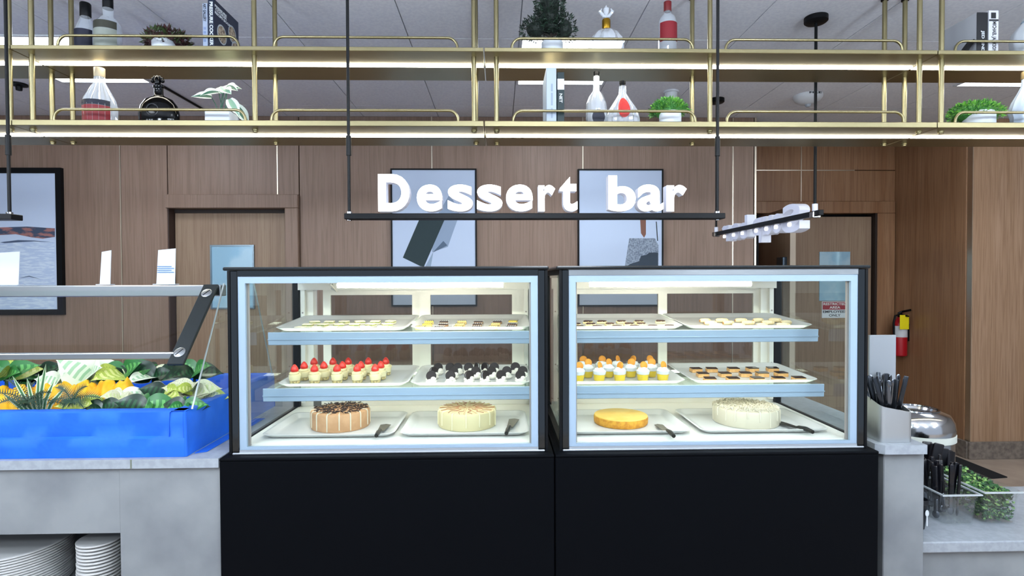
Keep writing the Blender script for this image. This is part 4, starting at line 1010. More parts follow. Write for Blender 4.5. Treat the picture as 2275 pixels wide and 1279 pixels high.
# ---- small desserts
M_straw = mat('strawberry', 'e2301f', .35, noise=(60, 'b81a14', .45, .7), coat=.4)
M_cup = pane('cup_plastic', (.97, .98, .98), 1.0, .04, (.9, .9, .9)); M_whip = mat('whipped_cream', 'e2d6a4', .6); M_whipw = mat('whipped_white', 'eef0f0', .6)
M_spon = mat('sponge', 'd8c27c', .8, noise=(120, '8c7c48', .45, .6)); M_cookie = mat('cocoa_cookie', '241a18', .6, bump=(180, .5, .002)); M_wafer = mat('vanilla_wafer', 'e2932c', .6, noise=(20, 'd07f1c', .4, .7)); M_lem = mat('lemon_curd', 'f2cf22', .35)
def whirl(mb, r, z0, h, n=30):
    pts = []; tp = []
    for i in range(n):
        s = i / (n - 1); a = s * 5.2 * PI; q = r * (1 - s * .85); pts.append((q * math.cos(a), q * math.sin(a), z0 + h * s)); tp.append(1 - .6 * s)
    return mb.tube(pts, r * .5, 7, taper=tp)
ROWN = ['front row', 'middle row', 'back row']
def rows(proto, kind, shelf, data, where, vv, zr=None, sc=None):
    first = True
    for ri, (yy, us) in enumerate(data):
        for i, u in enumerate(us):
            loc, rot = on(shelf, u, yy, vv[ri]); rz = rnd.uniform(-.3, .3) if zr is None else zr(ri, i)
            l = f'{kind}, {ORD[i]} from left, {ROWN[ri]}{where}'
            place(proto, first, loc, (rot[0], 0, rz), l, (sc(ri, i) if sc else None)); first = False
# strawberry cups
t = thing('strawberry_cup', 'x', 'dessert', (0, 0, 0), 'strawberry cream cups')
obj('cup', MB().lathe([(.019, 0), (.0215, .001), (.027, .040), (.0275, .041)], (0, 0, 0), 20, caps=False), M_cup, t, 40)
obj('sponge_base', MB().lathe([(.018, .002), (.0205, .004), (.0225, .016), (0, .0165)], (0, 0, 0), 18, caps=True), M_spon, t, 40)
mb = MB().lathe([(.0225, .0168), (.0255, .036), (.020, .042), (0, .043)], (0, 0, 0), 18); whirl(mb, .019, .040, .016)
obj('whipped_cream', mb, M_whip, t, 60)
obj('strawberry', MB().lathe([(.0, .049), (.011, .050), (.0165, .056), (.0155, .065), (.0105, .075), (.0045, .082), (0, .0835)], (0, 0, 0), 16, caps=False), M_straw, t, 60)
rows(t, 'strawberry-topped cream cup', 'mid', [(2.364, [655, 699, 749, 794, 834]), (2.43, [676, 720, 761, 802, 846]), (2.52, [698, 740, 774, 819, 857])], '', [818, 806, 796])
# cookie cream cups
t = thing('cookie_cup', 'x', 'dessert', (0, 0, 0), 'cookie cream desserts')
mb = MB().ell((0, 0, .009), (.021, .019, .011), 14, 8, jit=.1); mb.ell((.008, -.004, .018), (.012, .011, .01), 10, 6, jit=.12); mb.ell((-.009, .003, .017), (.011, .011, .009), 10, 6, jit=.12)
mb.mv(0, 0, .0); mb.v = [Vector((p.x, p.y, max(p.z, 0.0))) for p in mb.v]
obj('cream_dollop', mb, mat('cookie_cream', 'e9e3d6', .7, noise=(140, 'c4bcae', .5, .75)), t, 60)
ck = MB().lathe([(.0, -.005), (.0185, -.005), (.0195, -.003), (.0185, -.0015), (.0175, -.0015)], (0, 0, 0), 20, caps=False).lathe([(.0175, .0015), (.0185, .0015), (.0195, .003), (.0185, .005), (0, .005)], (0, 0, 0), 20, caps=False)
Mk = Matrix.Translation((0, 0, .030)) @ Matrix.Rotation(math.radians(78), 4, 'X')
ck.xf(Mk); c_ = obj('cookie', ck, M_cookie, t, 50)
obj('cookie_filling', MB().lathe([(.017, -.0016), (.017, .0016)], (0, 0, 0), 18).xf(Mk), M_whipw, c_, 40)
rows(t, 'dark cookie stuck in cream', 'mid', [(2.345, [958, 1001, 1042, 1077, 1113, 1156]), (2.43, [963, 1007, 1057, 1092, 1126, 1161]), (2.52, [973, 1000, 1017, 1041, 1060, 1078, 1098, 1145])], '', [824, 812, 800],
     sc=lambda r, i: (1.12, 1.12, 1.12), zr=lambda r, i: [.1, .3, -1.1, .9, .1, -.3, .5, -.8, .4, .0, .7, -.4][(i * 5 + r * 3) % 12])
# yellow wafer cups
t = thing('wafer_cup', 'x', 'dessert', (0, 0, 0), 'yellow wafer cups')
obj('cup', MB().lathe([(.021, 0), (.023, .001), (.031, .052), (.032, .053)], (0, 0, 0), 20, caps=False), M_cup, t, 40)
obj('lemon_base', MB().lathe([(.0205, .002), (.022, .004), (.026, .029), (0, .0295)], (0, 0, 0), 18), M_lem, t, 40)
mb = MB().lathe([(.026, .0298), (.0285, .044), (.020, .05), (0, .051)], (0, 0, 0), 18, ripple=.05, rn=7); whirl(mb, .018, .046, .012)
obj('whipped_cream', mb, M_whipw, t, 60)
obj('wafer', MB().lathe([(0, -.0035), (.015, -.0035), (.0175, -.001), (.0165, .002), (.012, .004), (0, .0045)], (0, 0, 0), 20, caps=False).xf(Matrix.Translation((.004, 0, .066)) @ Matrix.Rotation(math.radians(72), 4, 'X')), M_wafer, t, 50)
rows(t, 'yellow cream cup with a round wafer', 'mid', [(2.372, [1285, 1331, 1377, 1428, 1472]), (2.445, [1305, 1351, 1401, 1446]), (2.52, [1294, 1336, 1371, 1406, 1442])], '', [830, 815, 800],
     zr=lambda r, i: [.1, -.5, .3, .9, -.2, .6, -1.0][(i * 3 + r * 2) % 7])
# chocolate-topped squares
t = thing('chocolate_square', 'x', 'dessert', (0, 0, 0), 'chocolate-topped squares')
obj('biscuit', MB().rbox(-.0245, .0245, -.02, .02, 0, .013, .002, 1), mat('shortbread', 'dfae70', .7, noise=(60, 'cf9a58', .4, .6)), t)
obj('caramel', MB().rbox(-.024, .024, -.0195, .0195, .0131, .016, .001, 1), mat('caramel', 'e2b878', .5), t)
obj('chocolate', MB().rbox(-.0245, .0245, -.02, .02, .0161, .0195, .0015, 1), mat('glossy_chocolate', '2a1610', .2), t)
rows(t, 'chocolate-topped shortbread square', 'mid', [(2.335, [1577, 1628, 1682, 1729, 1774]), (2.435, [1561, 1610, 1656, 1693, 1735]), (2.54, [1546, 1581, 1629, 1671, 1716])], '', [838, 826, 815], zr=lambda r, i: -.15 + .1 * ((i + r) % 3))
# iced finger slices (columns alternate)
def finger(nm, grp, c1, c2):
    t = thing(nm, 'x', 'dessert', (0, 0, 0), grp)
    obj('pastry', MB().rbox(-.021, .021, -.013, .013, 0, .010, .004, 2), mat('pastry_' + c1, c1, .6), t, 40)
    mb = MB().rbox(-.020, .020, -.012, .012, .0101, .0155, .003, 2); obj('icing', mb, mat('icing_' + c2, c2, .4), t, 40)
    mz = MB()
    for k in range(5): mz.tube([(-.018 + .009 * k, -.011, .0158), (-.014 + .009 * k, .011, .0158)], .0012, 4)
    obj('drizzle', mz, M_choc if c2 != '2c1c16' else M_whipw, t, 40); return t
ft = [finger('lemon_slice', 'iced finger slices', 'd8c27a', 'eed65a'), finger('chocolate_slice', 'iced finger slices', '8a6a4c', '2c1c16'), finger('pistachio_slice', 'iced finger slices', 'd6b878', 'e0d488')]
kinds = ['yellow-iced slice', 'dark chocolate slice', 'pale green-gold slice']
pat = [(2, 1, 2, 1, 2, 1), (0, 1, 2, 1, 2, 1), (0, 1, 2, 1, 1, 0)]
used = set()
for ri, (yy, us) in enumerate(((2.365, [934, 976, 1018, 1057, 1097, 1134]), (2.435, [949, 985, 1022, 1060, 1101, 1138]), (2.51, [953, 986, 1026, 1063, 1105, 1140]))):
    for i, u in enumerate(us):
        k = pat[ri][i]; loc, rot = on('top', u, yy, 715); l = f'{kinds[k]}, {ORD[i]} column of the {ROWN[ri]} on the finger slice tray'
        place(ft[k], k not in used, loc, (rot[0], 0, rnd.uniform(-.25, .25)), l); used.add(k)
# pale sandwiches
t = thing('sandwich', 'x', 'pastry', (0, 0, 0), 'pale tea sandwiches')
obj('bread', MB().rbox(-.022, .022, -.014, .014, 0, .007, .002, 1), mat('bread', 'ece2c4', .8), t); obj('filling', MB().rbox(-.0225, .0225, -.0145, .0145, .0071, .0105, .001, 1), mat('filling', 'c9bd6a', .6, noise=(90, '8aa04c', .45, .6)), t)
obj('bread', MB().rbox(-.022, .022, -.014, .014, .0106, .0165, .002, 1), mat('bread2', 'f0e6cc', .8), t)
rows(t, 'small pale tea sandwich', 'top', [(2.365, [667, 702, 738, 775, 812, 850]), (2.445, [684, 718, 752, 788, 824, 860]), (2.525, [699, 732, 765, 799, 834, 868])], '', [722, 714, 708], zr=lambda r, i: .5 * ((i * 2 + r) % 3 - 1))
# nut bars
t = thing('nut_bar', 'x', 'dessert', (0, 0, 0), 'dark nut bars')
obj('bar_base', MB().rbox(-.022, .022, -.013, .013, 0, .009, .002, 1), mat('bar_cream', 'e6d8a4', .7), t)
mb = MB(); rg = random.Random(5)
for i in range(34): mb.ell((rg.uniform(-.019, .019), rg.uniform(-.011, .011), .0115), (.004, .0035, .003), 5, 4, jit=.2, rg=rg)
o = obj('topping', mb, mat('nut_topping', '4a2c20', .5, noise=(60, '2a1812', .4, .6)), t); o['kind'] = 'stuff'
rows(t, 'cream bar with dark nut topping', 'top', [(2.365, [1286, 1326, 1370, 1409, 1450, 1487]), (2.435, [1279, 1312, 1355, 1397, 1424]), (2.505, [1306, 1337, 1380, 1419, 1467])], '', [724, 717, 711])
# pale rolls
t = thing('pastry_roll', 'x', 'pastry', (0, 0, 0), 'pale rolled pastries')
mb = MB().tube([(-.026, 0, .010), (-.02, 0, .0105), (0, 0, .011), (.02, 0, .0105), (.026, 0, .010)], .0105, 10, taper=[.6, .95, 1, .95, .6]); mb.v = [Vector((p.x, p.y, max(p.z, 0))) for p in mb.v]
obj('roll', mb, mat('roll_dough', 'f0e0b4', .7, noise=(50, 'd8b878', .5, .7)), t, 50)
obj('filling', MB().tube([(-.028, 0, .010), (.028, 0, .010)], .005, 8), mat('roll_filling', 'c08a4c', .6), t, 40)
rows(t, 'pale rolled pastry', 'top', [(2.365, [1590, 1640, 1692, 1740]), (2.435, [1578, 1618, 1662, 1706, 1746]), (2.505, [1566, 1604, 1646, 1684, 1722])], '', [722, 715, 709], zr=lambda r, i: -.35 + .3 * ((i + r) % 3))

# ================================================================== SALAD BAR
BF = 2.055; BXR = UX(412, BF, 970); BB = 2.86; ZBX = VZ(914, BF, 250); ZB0 = ZT + .0006
t = thing('cloth_covered_well', 'long bright blue cloth draped over the salad bar well', 'tablecloth', (-2.0, 2.45, ZB0))
rim = .05; zi = ZBX - .10
mb = MB()
nx = 60; xL = -3.3
def wob(x, k): return .004 * math.sin(x * 9 + k) + .003 * math.sin(x * 23 + 2 * k)
zk = VZ(972, BF, 250); prof = [(BF - .004, ZB0), (BF - .003, (ZB0 + zk) / 2), (BF - .004, zk - .004), (BF + .008, zk + .003), (BF + .004, (zk + ZBX) / 2), (BF + .002, ZBX - .004), (BF + .008, ZBX), (BF + rim, ZBX), (BF + rim + .006, ZBX - .006), (BF + rim + .01, zi)]
for i in range(nx + 1):
    x = xL + (BXR - xL) * i / nx
    for k, (y, z) in enumerate(prof): mb.v.append(Vector((x, y + (wob(x, k) if 0 < k < 7 and i < nx else 0) * .6, z)))
n = len(prof)
for i in range(nx):
    for k in range(n - 1): mb.f.append([i * n + k, (i + 1) * n + k, (i + 1) * n + k + 1, i * n + k + 1]); mb.m.append(0)
obj('cloth_front', mb, M_blue, t, 60, recalc=False)
mb = MB()
ny = 24; pr2 = [(BXR + .004, ZB0), (BXR + .003, (ZB0 + ZBX) / 2), (BXR + .001, ZBX - .004), (BXR - .006, ZBX), (BXR - rim, ZBX), (BXR - rim - .006, ZBX - .006), (BXR - rim - .01, zi)]
for i in range(ny + 1):
    y = BF + (BB - BF) * i / ny
    for k, (x, z) in enumerate(pr2): mb.v.append(Vector((x + (wob(y * 1.7, k) if 0 < k < 4 and 0 < i < ny else 0), y, z)))
n = len(pr2)
for i in range(ny):
    for k in range(n - 1): mb.f.append([i * n + k, (i + 1) * n + k, (i + 1) * n + k + 1, i * n + k + 1]); mb.m.append(0)
obj('cloth_side', mb, M_blue, t, 60, recalc=False)
obj('cloth_fold', MB().tube([(BXR, BF + .002, ZB0 + .001), (BXR - .001, BF + .003, (ZB0 + ZBX) / 2), (BXR - .004, BF + .006, ZBX - .004)], .007, 10), M_blue, t, 50)
obj('cloth_back', MB().rbox(xL, BXR, BB - .05, BB, ZB0, ZBX + .004, .004, 2), M_blue, t)
obj('cloth_bed', MB().box(xL, BXR - rim - .011, BF + rim + .011, BB - .051, zi - .01, zi), M_blue, t)
# folded corner of the cloth on the worktop
cx0 = BXR
tag(obj('cloth_corner', MB().prism([(cx0 + .014, 2.09, ZB0), (cx0 + .05, 2.11, ZB0), (cx0 + .06, 2.6, ZB0), (cx0 + .014, 2.6, ZB0)], (0, 0, .003)), M_blue), 'loose blue cloth corner lying on the worktop between well and case', 'cloth')

# sneeze guard
AX = UX(405, 2.07, 795)
pb = Vector((AX, 2.07, VZ(800, 2.07, 400))); ptp = P(476, 641, X=AX)
dr = (ptp - pb); LA = dr.length; dr.normalize()
t = thing('sneeze_guard', 'steel-railed glass sneeze guard above the salad bar', 'sneeze guard', (AX, 2.2, ZB0))
nrm = Vector((0, -dr.z, dr.y)); M = basis(pb, Vector((1, 0, 0)), dr, Vector((1, 0, 0)).cross(dr))
# sloped flat bar at the right end, two round discs
obj('end_bar', MB().rbox(-.048, .012, -.02, LA + .02, -.006, .006, .002, 1).xf(M), mat('bar_steel', '3c4142', .3, .8), t)
for s_ in (.03, LA - .03):
    obj('clamp_disc', MB().lathe([(.021, .0065), (.021, .009), (.018, .0105), (0, .0105)], (-.018, s_, 0), 24, caps=False).xf(M), M_steel, t, 40)
    obj('disc_slot', MB().box(-.018 - .0015, -.018 + .0015, s_ - .017, s_ + .017, .0106, .0112).xf(M @ Matrix.Translation((-.018, s_, 0)) @ Matrix.Rotation(-.6, 4, 'Z') @ Matrix.Translation((.018, -s_, 0))), M_blk, t)
def rail(v0, v1, yy, nm, xa=-3.3, xb=None, dy=.03):
    z1, z0 = VZ(v0, yy, 200), VZ(v1, yy, 200)
    return obj(nm, MB().rbox(xa, xb, yy, yy + dy, z0, z1, .004, 2), M_steel, t)
rail(634, 659, ptp.y + .012, 'top_rail', xb=AX + .02, dy=.05)
rail(784, 799, pb.y + .012, 'bottom_rail', xb=AX - .012)
obj('front_glass', MB().box(-3.3, -.05, .005, LA - .01, -.003, .003).xf(basis(Vector((AX, pb.y + .006, pb.z)), Vector((1, 0, 0)), dr, Vector((1, 0, 0)).cross(dr))), M_glassf, t)
# vertical clear side panel
gx = AX + .03
p1, p2, p3, p4 = (gx, ptp.y + .02, ptp.z + .02), (gx, ptp.y + .3, ptp.z + .02), (gx, BB - .06, ZBX + .012), (gx, BF + .02, ZBX + .002)
obj('side_glass', MB().prism([p1, p2, p3, p4], (.005, 0, 0)), M_glass, t)
for e_ in ((p1, p4), (p2, p3)): obj('side_edge', MB().tube(e_, .0035, 6), mat('glass_edge', 'aab4b4', .2, .3), t)
# label cards standing on the rail, their backs to us
zr = VZ(633, ptp.y + .012, 200) + .0005
for (u0, u1, v0, lab, lean) in ((-22, 40, 560, 'white card stand at the far left on the sneeze guard rail', 0), (221, 244, 557, 'narrow white card stand, middle one on the sneeze guard rail', 0), (347, 388, 553, 'white card stand with blue print nearest the glass case', 0)):
    yy = ptp.y + .035; x0, x1 = UX(u0, yy, 600), UX(u1, yy, 600); z1 = VZ(v0, yy, u0)
    c = thing('card_stand', lab, 'card', ((x0 + x1) / 2, yy, zr))
    obj('card', MB().prism([(x0, yy, zr + .003), (x1, yy, zr + .003), (x1 - .002, yy + .012, z1 + .003), (x0 + .002, yy + .012, z1 - .004)], (0, .003, 0)), M_paper, c)
    obj('foot', MB().box(x0 - .008, x1 + .008, yy - .012, yy + .018, zr, zr + .003), M_paper, c)
    if 'blue' in lab:
        for k in range(4): obj('print_line', MB().box(x0 + .004, x1 - .004 - .01 * (k % 2), yy - .0012 + .0025 + k * .0006 - .001, yy + .0025 + k * .0006 - .001, zr + .05 + .008 * k, zr + .053 + .008 * k), mat('print_blue', '5f86b8', .5), c)
# leaves in the well: each spray a thing, each big leaf a part
LEAFM = {'dark': [mat('leaf_dark', '0e2a1a', .3), mat('leaf_dark_vein', '1f4a2c', .3)], 'mid': [mat('leaf_green', '266830', .35), mat('leaf_green_vein', '57994f', .35)], 'pale': [mat('leaf_cream', 'dfe6d0', .4), mat('leaf_cream_vein', '9ec09a', .4)],
         'lime': [mat('leaf_lime', 'b3c254', .4, noise=(40, '3c5a1c', .55, .68)), mat('leaf_lime_vein', 'd8dc8c', .4)], 'varieg': [mat('leaf_varieg', 'dcd9b8', .4, noise=(45, '4c6a34', .56, .66)), mat('leaf_varieg_vein', 'c6cf94', .4)]}
leaf_protos = {k: mesh_of('leaf', leaf_mb(1, .42, .25, .42, 12, slots=True), LEAFM[k], 50, False) for k in LEAFM}
def spray(u, v, Y, ls, label, kinds, n, seed, spread=1.):
    rg = random.Random(seed); p = P(u, v, Y=Y); zb = zi
    t = thing('leafy_spray', label, 'artificial plant', (p.x, Y, zb + .0), 'artificial leaf sprays in the salad bar')
    hub = Vector((0, 0, max(.03, p.z - zb - .02)))
    obj('stem', MB().tube([(p.x, Y, zb), (p.x, Y, zb + hub.z)], .006, 6), M_ld, t)
    for i in range(n):
        a = 2 * PI * i / n + rg.uniform(-.4, .4); d = Vector((math.cos(a) * 1.1, math.sin(a) * .7, rg.uniform(.0, .5) if Y < 2.3 else rg.uniform(.1, .8)))
        L = ls * rg.uniform(.55, 1.1) * (.86 if Y < 2.3 else .95)
        o = bpy.data.objects.new('leaf', leaf_protos[kinds[i % len(kinds)]]); C.objects.link(o); o.parent = t
        M = leaf_at(hub, d, (rg.uniform(-.2, .2), -.75, .65)); M = M @ Matrix.Diagonal((L * spread, L, L, 1)); o.matrix_local = M
    return t
spray(14, 825, 2.36, .14, 'bright green leaves at the far left of the salad bar', ['mid', 'lime', 'mid'], 9, 1)
spray(84, 832, 2.44, .15, 'dark glossy leaves behind the striped blades', ['dark', 'mid', 'dark'], 9, 2)
spray(128, 838, 2.37, .09, 'small pale round leaves behind the orange ruffle', ['pale', 'pale', 'dark'], 5, 3, 1.35)
spray(200, 830, 2.42, .15, 'large cream veined leaves at the middle back of the salad bar', ['pale', 'pale', 'dark', 'pale'], 6, 4, 1.3)
spray(275, 822, 2.44, .13, 'round green leaves at the back right of centre', ['mid', 'mid', 'dark', 'lime'], 9, 5, 1.25)
spray(340, 828, 2.46, .14, 'mixed dark and pale leaves at the back by the orange ruffle end', ['dark', 'varieg', 'dark', 'pale'], 9, 6)
spray(432, 818, 2.46, .13, 'dark leaves standing up at the right end of the salad bar', ['dark', 'mid', 'dark'], 8, 7)
spray(176, 890, 2.16, .11, 'lime speckled leaves before the orange ruffle', ['lime', 'lime', 'dark'], 8, 8)
spray(268, 872, 2.22, .11, 'speckled cream leaves before the ruffle end', ['varieg', 'pale', 'varieg'], 7, 9)
spray(226, 898, 2.14, .12, 'very dark leaves on the front rim', ['dark', 'dark', 'dark'], 7, 10)
spray(322, 893, 2.15, .13, 'broad deep green leaves at the front right of centre', ['mid', 'dark', 'mid'], 7, 11)
spray(365, 862, 2.26, .13, 'yellow-green speckled leaves right of centre', ['lime', 'varieg', 'dark', 'lime'], 9, 12)
spray(428, 858, 2.27, .13, 'cream speckled leaves near the right end', ['varieg', 'varieg', 'lime', 'dark'], 9, 13)
spray(408, 893, 2.15, .11, 'green leaves hanging over the right front corner', ['mid', 'dark', 'mid'], 7, 14)
spray(455, 870, 2.32, .10, 'pale green leaves against the side glass', ['lime', 'varieg', 'pale'], 6, 15)
# striped blades and ferns
t = thing('striped_blade_plant', 'upright pale-edged striped blades at the left of the salad bar', 'artificial plant', P(90, 880, Y=2.16) * 1.0)
h = P(90, 880, Y=2.16); h.z = zi; ORG[t] = h; t.location = h
bm_ = mat('blade_green', '3f6a40', .4); bm2 = mat('blade_edge', 'c6d2ae', .4)
for (du, dv_) in ((-62, -45), (-30, -40), (-4, -50), (12, -72), (30, -34), (-85, -8), (-50, 8), (55, -20)):
    e = P(90 + du, 880 + dv_, Y=2.16 - .03); s0 = Vector((h.x, h.y, zi + .02)); mdl = (s0 + e) / 2 + Vector((0, -.01, .015)); side = Vector((e.z - s0.z, 0, -(e.x - s0.x))).normalized()
    mb = MB(); pts = [s0, s0.lerp(mdl, .6), mdl, mdl.lerp(e, .6), e]; ws = [.004, .008, .009, .007, .0005]
    for p, w in zip(pts, ws): mb.v += [p - side * w, p - side * w * .5, p + side * w * .5, p + side * w]
    for i in range(4):
        for k in range(3): mb.f.append([i * 4 + k, i * 4 + k + 1, i * 4 + 5 + k, i * 4 + 4 + k]); mb.m.append(0 if k == 1 else 1)
    obj('blade', mb, [bm_, bm2], t, 50, recalc=False)
def fern(label, u, v, Y, fr, col, seed):
    rg = random.Random(seed); h = P(u, v, Y=Y); t = thing('fern', label, 'artificial plant', (h.x, Y, h.z))
    m = mat('fern_' + col, col, .5)
    for (du, dv_, dy) in fr:
        e = P(u + du, v + dv_, Y=Y + dy); mb = MB(); mdl = h.lerp(e, .5) + Vector((0, 0, .025)); N = 14
        for i in range(N):
            s = i / (N - 1); p = h.lerp(mdl, s).lerp(mdl.lerp(e, s), s); tg = (e - h).normalized(); sd = tg.cross(Vector((0, -.8, .6))).normalized(); L = .03 * (1 - s * .75) + .004
            for sg in (-1, 1): mb.add([p - tg * .0028, p + sd * sg * L + tg * .012, p + tg * .0028], [(0, 1, 2)])
        mb.tube([h, mdl.lerp((h + e) / 2, .5), e], .0015, 4)
        obj('frond', mb, m, t, recalc=False)
fern('dark fern with narrow leaflets at the front left of the salad bar', 60, 892, 2.13, [(-70, -20, 0), (-40, -48, .02), (10, -40, .02), (50, -22, 0), (80, 4, -.03), (-20, 12, -.03), (-60, 2, -.02), (30, 14, -.03)], '16301c', 1)
fern('dark fern hanging over the front rim at mid left', 160, 890, 2.13, [(-30, -30, 0), (30, -32, 0), (60, -8, 0), (-20, 14, -.03), (25, 14, -.03), (-50, 4, 0)], '1e3a2a', 2)
# orange ruffled runner
mb = MB(); N = 90; x0 = UX(-60, 2.30, 860); x1 = UX(312, 2.30, 850); rg = random.Random(3)
for i in range(N + 1):
    s = i / N; x = x0 + (x1 - x0) * s; env = min(1, (1 - s) * 14, s * 14)
    top = P(0, 868 - 22 * (s ** .8) - 5 * math.sin(i * .55) - 3 * math.sin(i * 1.3), Y=2.30).z
    for k in range(9):
        a = PI * k / 8; yy = 2.30 - .045 * math.cos(a) * env + .007 * math.sin(i * .9 + k); zz = zi + .012 + (top - zi - .012) * (math.sin(a) ** .6 if 0 < k < 8 else 0) * (.25 + .75 * env) + .004 * math.sin(i * 1.7 + k * 1.3)
        mb.v.append(Vector((x, yy, max(zz, zi))))
for i in range(N):
    for k in range(8): mb.f.append([i * 9 + k, (i + 1) * 9 + k, (i + 1) * 9 + k + 1, i * 9 + k + 1]); mb.m.append(0)
tag(obj('orange_ruffle', mb, mat('orange_cloth', 'f7a510', .6, noise=(16, 'f9c21e', .4, .6)), smooth=60, recalc=False), 'long ruffled orange-yellow cloth winding among the leaves', 'cloth')

# ================================================================== RIGHT-HAND THINGS
zc = ZT - .003 + .0005
# steel upright panel on the post
t = thing('steel_divider', 'brushed steel upright panel standing behind the cutlery holder', 'panel', (UX(1962, 2.28, 800), 2.28, zc))
x0, x1 = UX(1932, 2.28, 800), UX(1991, 2.28, 800); zt = VZ(744, 2.28, 1960)
obj('plate', MB().rbox(x0, x1, 2.28, 2.292, zc, zt, .002, 1), mat('steel_matte', '9aa0a6', .5, .45), t)
obj('foot', MB().rbox(x0, x1, 2.293, 2.36, zc, zc + .006, .002, 1), M_steel, t)
# cutlery holder with slanted top
hx0, hx1 = UX(1957, 2.14, 940), UX(2030, 2.14, 940); hy0, hy1 = 2.14, 2.272; zA = VZ(892, hy0, 1985)
zL_, zR_ = VZ(903, hy0, 1945) + .0, VZ(917, hy0, 2030)
t = thing('cutlery_holder', 'brushed steel cutlery holder with a slanted rim on the post', 'cutlery holder', ((hx0 + hx1) / 2, (hy0 + hy1) / 2, zc))
def hold(i, z0, lift=0):
    r = .02; pts = []
    for (cx, cy_, a0) in ((hx1 - r - i, hy1 - r - i, 0), (hx0 + r + i, hy1 - r - i, PI / 2), (hx0 + r + i, hy0 + r + i, PI), (hx1 - r - i, hy0 + r + i, 1.5 * PI)):
        for k in range(5): a = a0 + k * PI / 8; pts.append((cx + r * math.cos(a), cy_ + r * math.sin(a)))
    return pts
o_, i_ = hold(0, 0), hold(.003, 0); mb = MB(); n = len(o_)
def ztop(x, y): return zL_ + (zR_ - zL_) * (x - hx0) / (hx1 - hx0) + (y - hy0) * .3
for pts, f in ((o_, lambda x, y: zc), (o_, ztop), (i_, ztop), (i_, lambda x, y: zc + .004)):
    mb.v += [Vector((x, y, f(x, y))) for x, y in pts]
for r_ in range(3):
    for k in range(n): k2 = (k + 1) % n; mb.f.append([r_ * n + k, r_ * n + k2, (r_ + 1) * n + k2, (r_ + 1) * n + k]); mb.m.append(0)
mb.f.append(list(range(n))[::-1]); mb.f.append([3 * n + k for k in range(n)]); mb.m += [0, 0]
obj('body', mb, mat('holder_steel', 'c2c6c8', .4, .9, bump=(60, .05, .002), stretch=(1, 20, 20)), t, 40)
M_cut = mat('cutlery_steel', '6e7278', .18, 1)
rg = random.Random(21)
hz_ = (hx0 + hx1) / 2; firstc = True
FORKS = []
for kind in ('spoon', 'knife'):
    root = thing(kind, f'steel {kind} standing handle up in the slanted cutlery holder', kind, (0, 0, 0), ('spoons' if kind == 'spoon' else 'knives') + ' in the slanted cutlery holder')
    if kind == 'spoon':
        obj('handle', MB().rbox(-.006, .006, -.0015, .0015, .06, .21, .001, 1).ell((0, 0, .205), (.009, .002, .018), 10, 6), M_cut, root, 40)
        obj('bowl', MB().ell((0, 0, .03), (.017, .005, .03), 12, 8).box(-.003, .003, -.001, .001, .055, .065), M_cut, root, 60)
    else:
        obj('handle', MB().rbox(-.008, .008, -.003, .003, .10, .225, .0025, 2), mat('cutlery_dark', '3a3e44', .25, .8), root, 40)
        obj('blade', MB().rbox(-.007, .007, -.001, .001, .0, .0995, .0008, 1), M_cut, root)
    n_ = 14 if kind == 'spoon' else 10; dx_ = (hx1 - hx0 - .05) / n_
    for k in range(n_):
        f_ = (k + rg.uniform(.2, .8)) / n_; x = hx0 + .03 + f_ * (hx1 - hx0 - .06); y = rg.uniform(hy0 + .035, hy1 - .03)
        s = -.38 + .62 * f_ + rg.uniform(-.1, .1); place(root, k == 0, (x - s * .05, y, zc + .012 + rg.uniform(0, .03)), (rg.uniform(-.12, .1), s, rg.uniform(-1, 1)), f'steel {kind} in the slanted cutlery holder, {ORD[k]} {kind} from the left')
# waste bin on the floor
TY = 3.02
tx_ = UX(2034, TY, 930); R = UX(2104, TY, 930) - tx_; zr_ = VZ(950, TY, 2052)
t = thing('waste_bin', 'round polished steel waste bin with domed lid behind the post', 'waste bin', (tx_, TY, 0))
obj('body', MB().lathe([(R * .97, 0), (R * .98, .02), (R * .98, zr_ - .03), (R * .98, zr_ - .028)], (tx_, TY, 0), 40), mat('bin_steel', 'b8babc', .14, 1, bump=(8, .08, .004), stretch=(3, 3, .2)), t, 40)
obj('liner_edge', MB().lathe([(R * .985, zr_ - .05), (R * 1.02, zr_ - .045), (R * 1.02, zr_ - .012), (R * .99, zr_ - .01)], (tx_, TY, 0), 40, caps=False), mat('liner_white', 'd8dcd2', .5), t, 40)
obj('lid', MB().lathe([(R, zr_ - .0095), (R * 1.01, zr_ + .01), (R * .98, zr_ + .05), (R * .88, zr_ + .085), (R * .62, zr_ + .105), (R * .58, zr_ + .108), (R * .52, zr_ + .09), (0, zr_ + .085)], (tx_, TY, 0), 40, caps=False), mat('bin_lid', 'c4c6c8', .16, 1), t, 40)
obj('lid_ring', MB().lathe([(R * .62, zr_ + .106), (R * .61, zr_ + .113), (R * .56, zr_ + .113), (R * .55, zr_ + .106)], (tx_, TY, 0), 40, caps=False), M_chrome, t, 40)

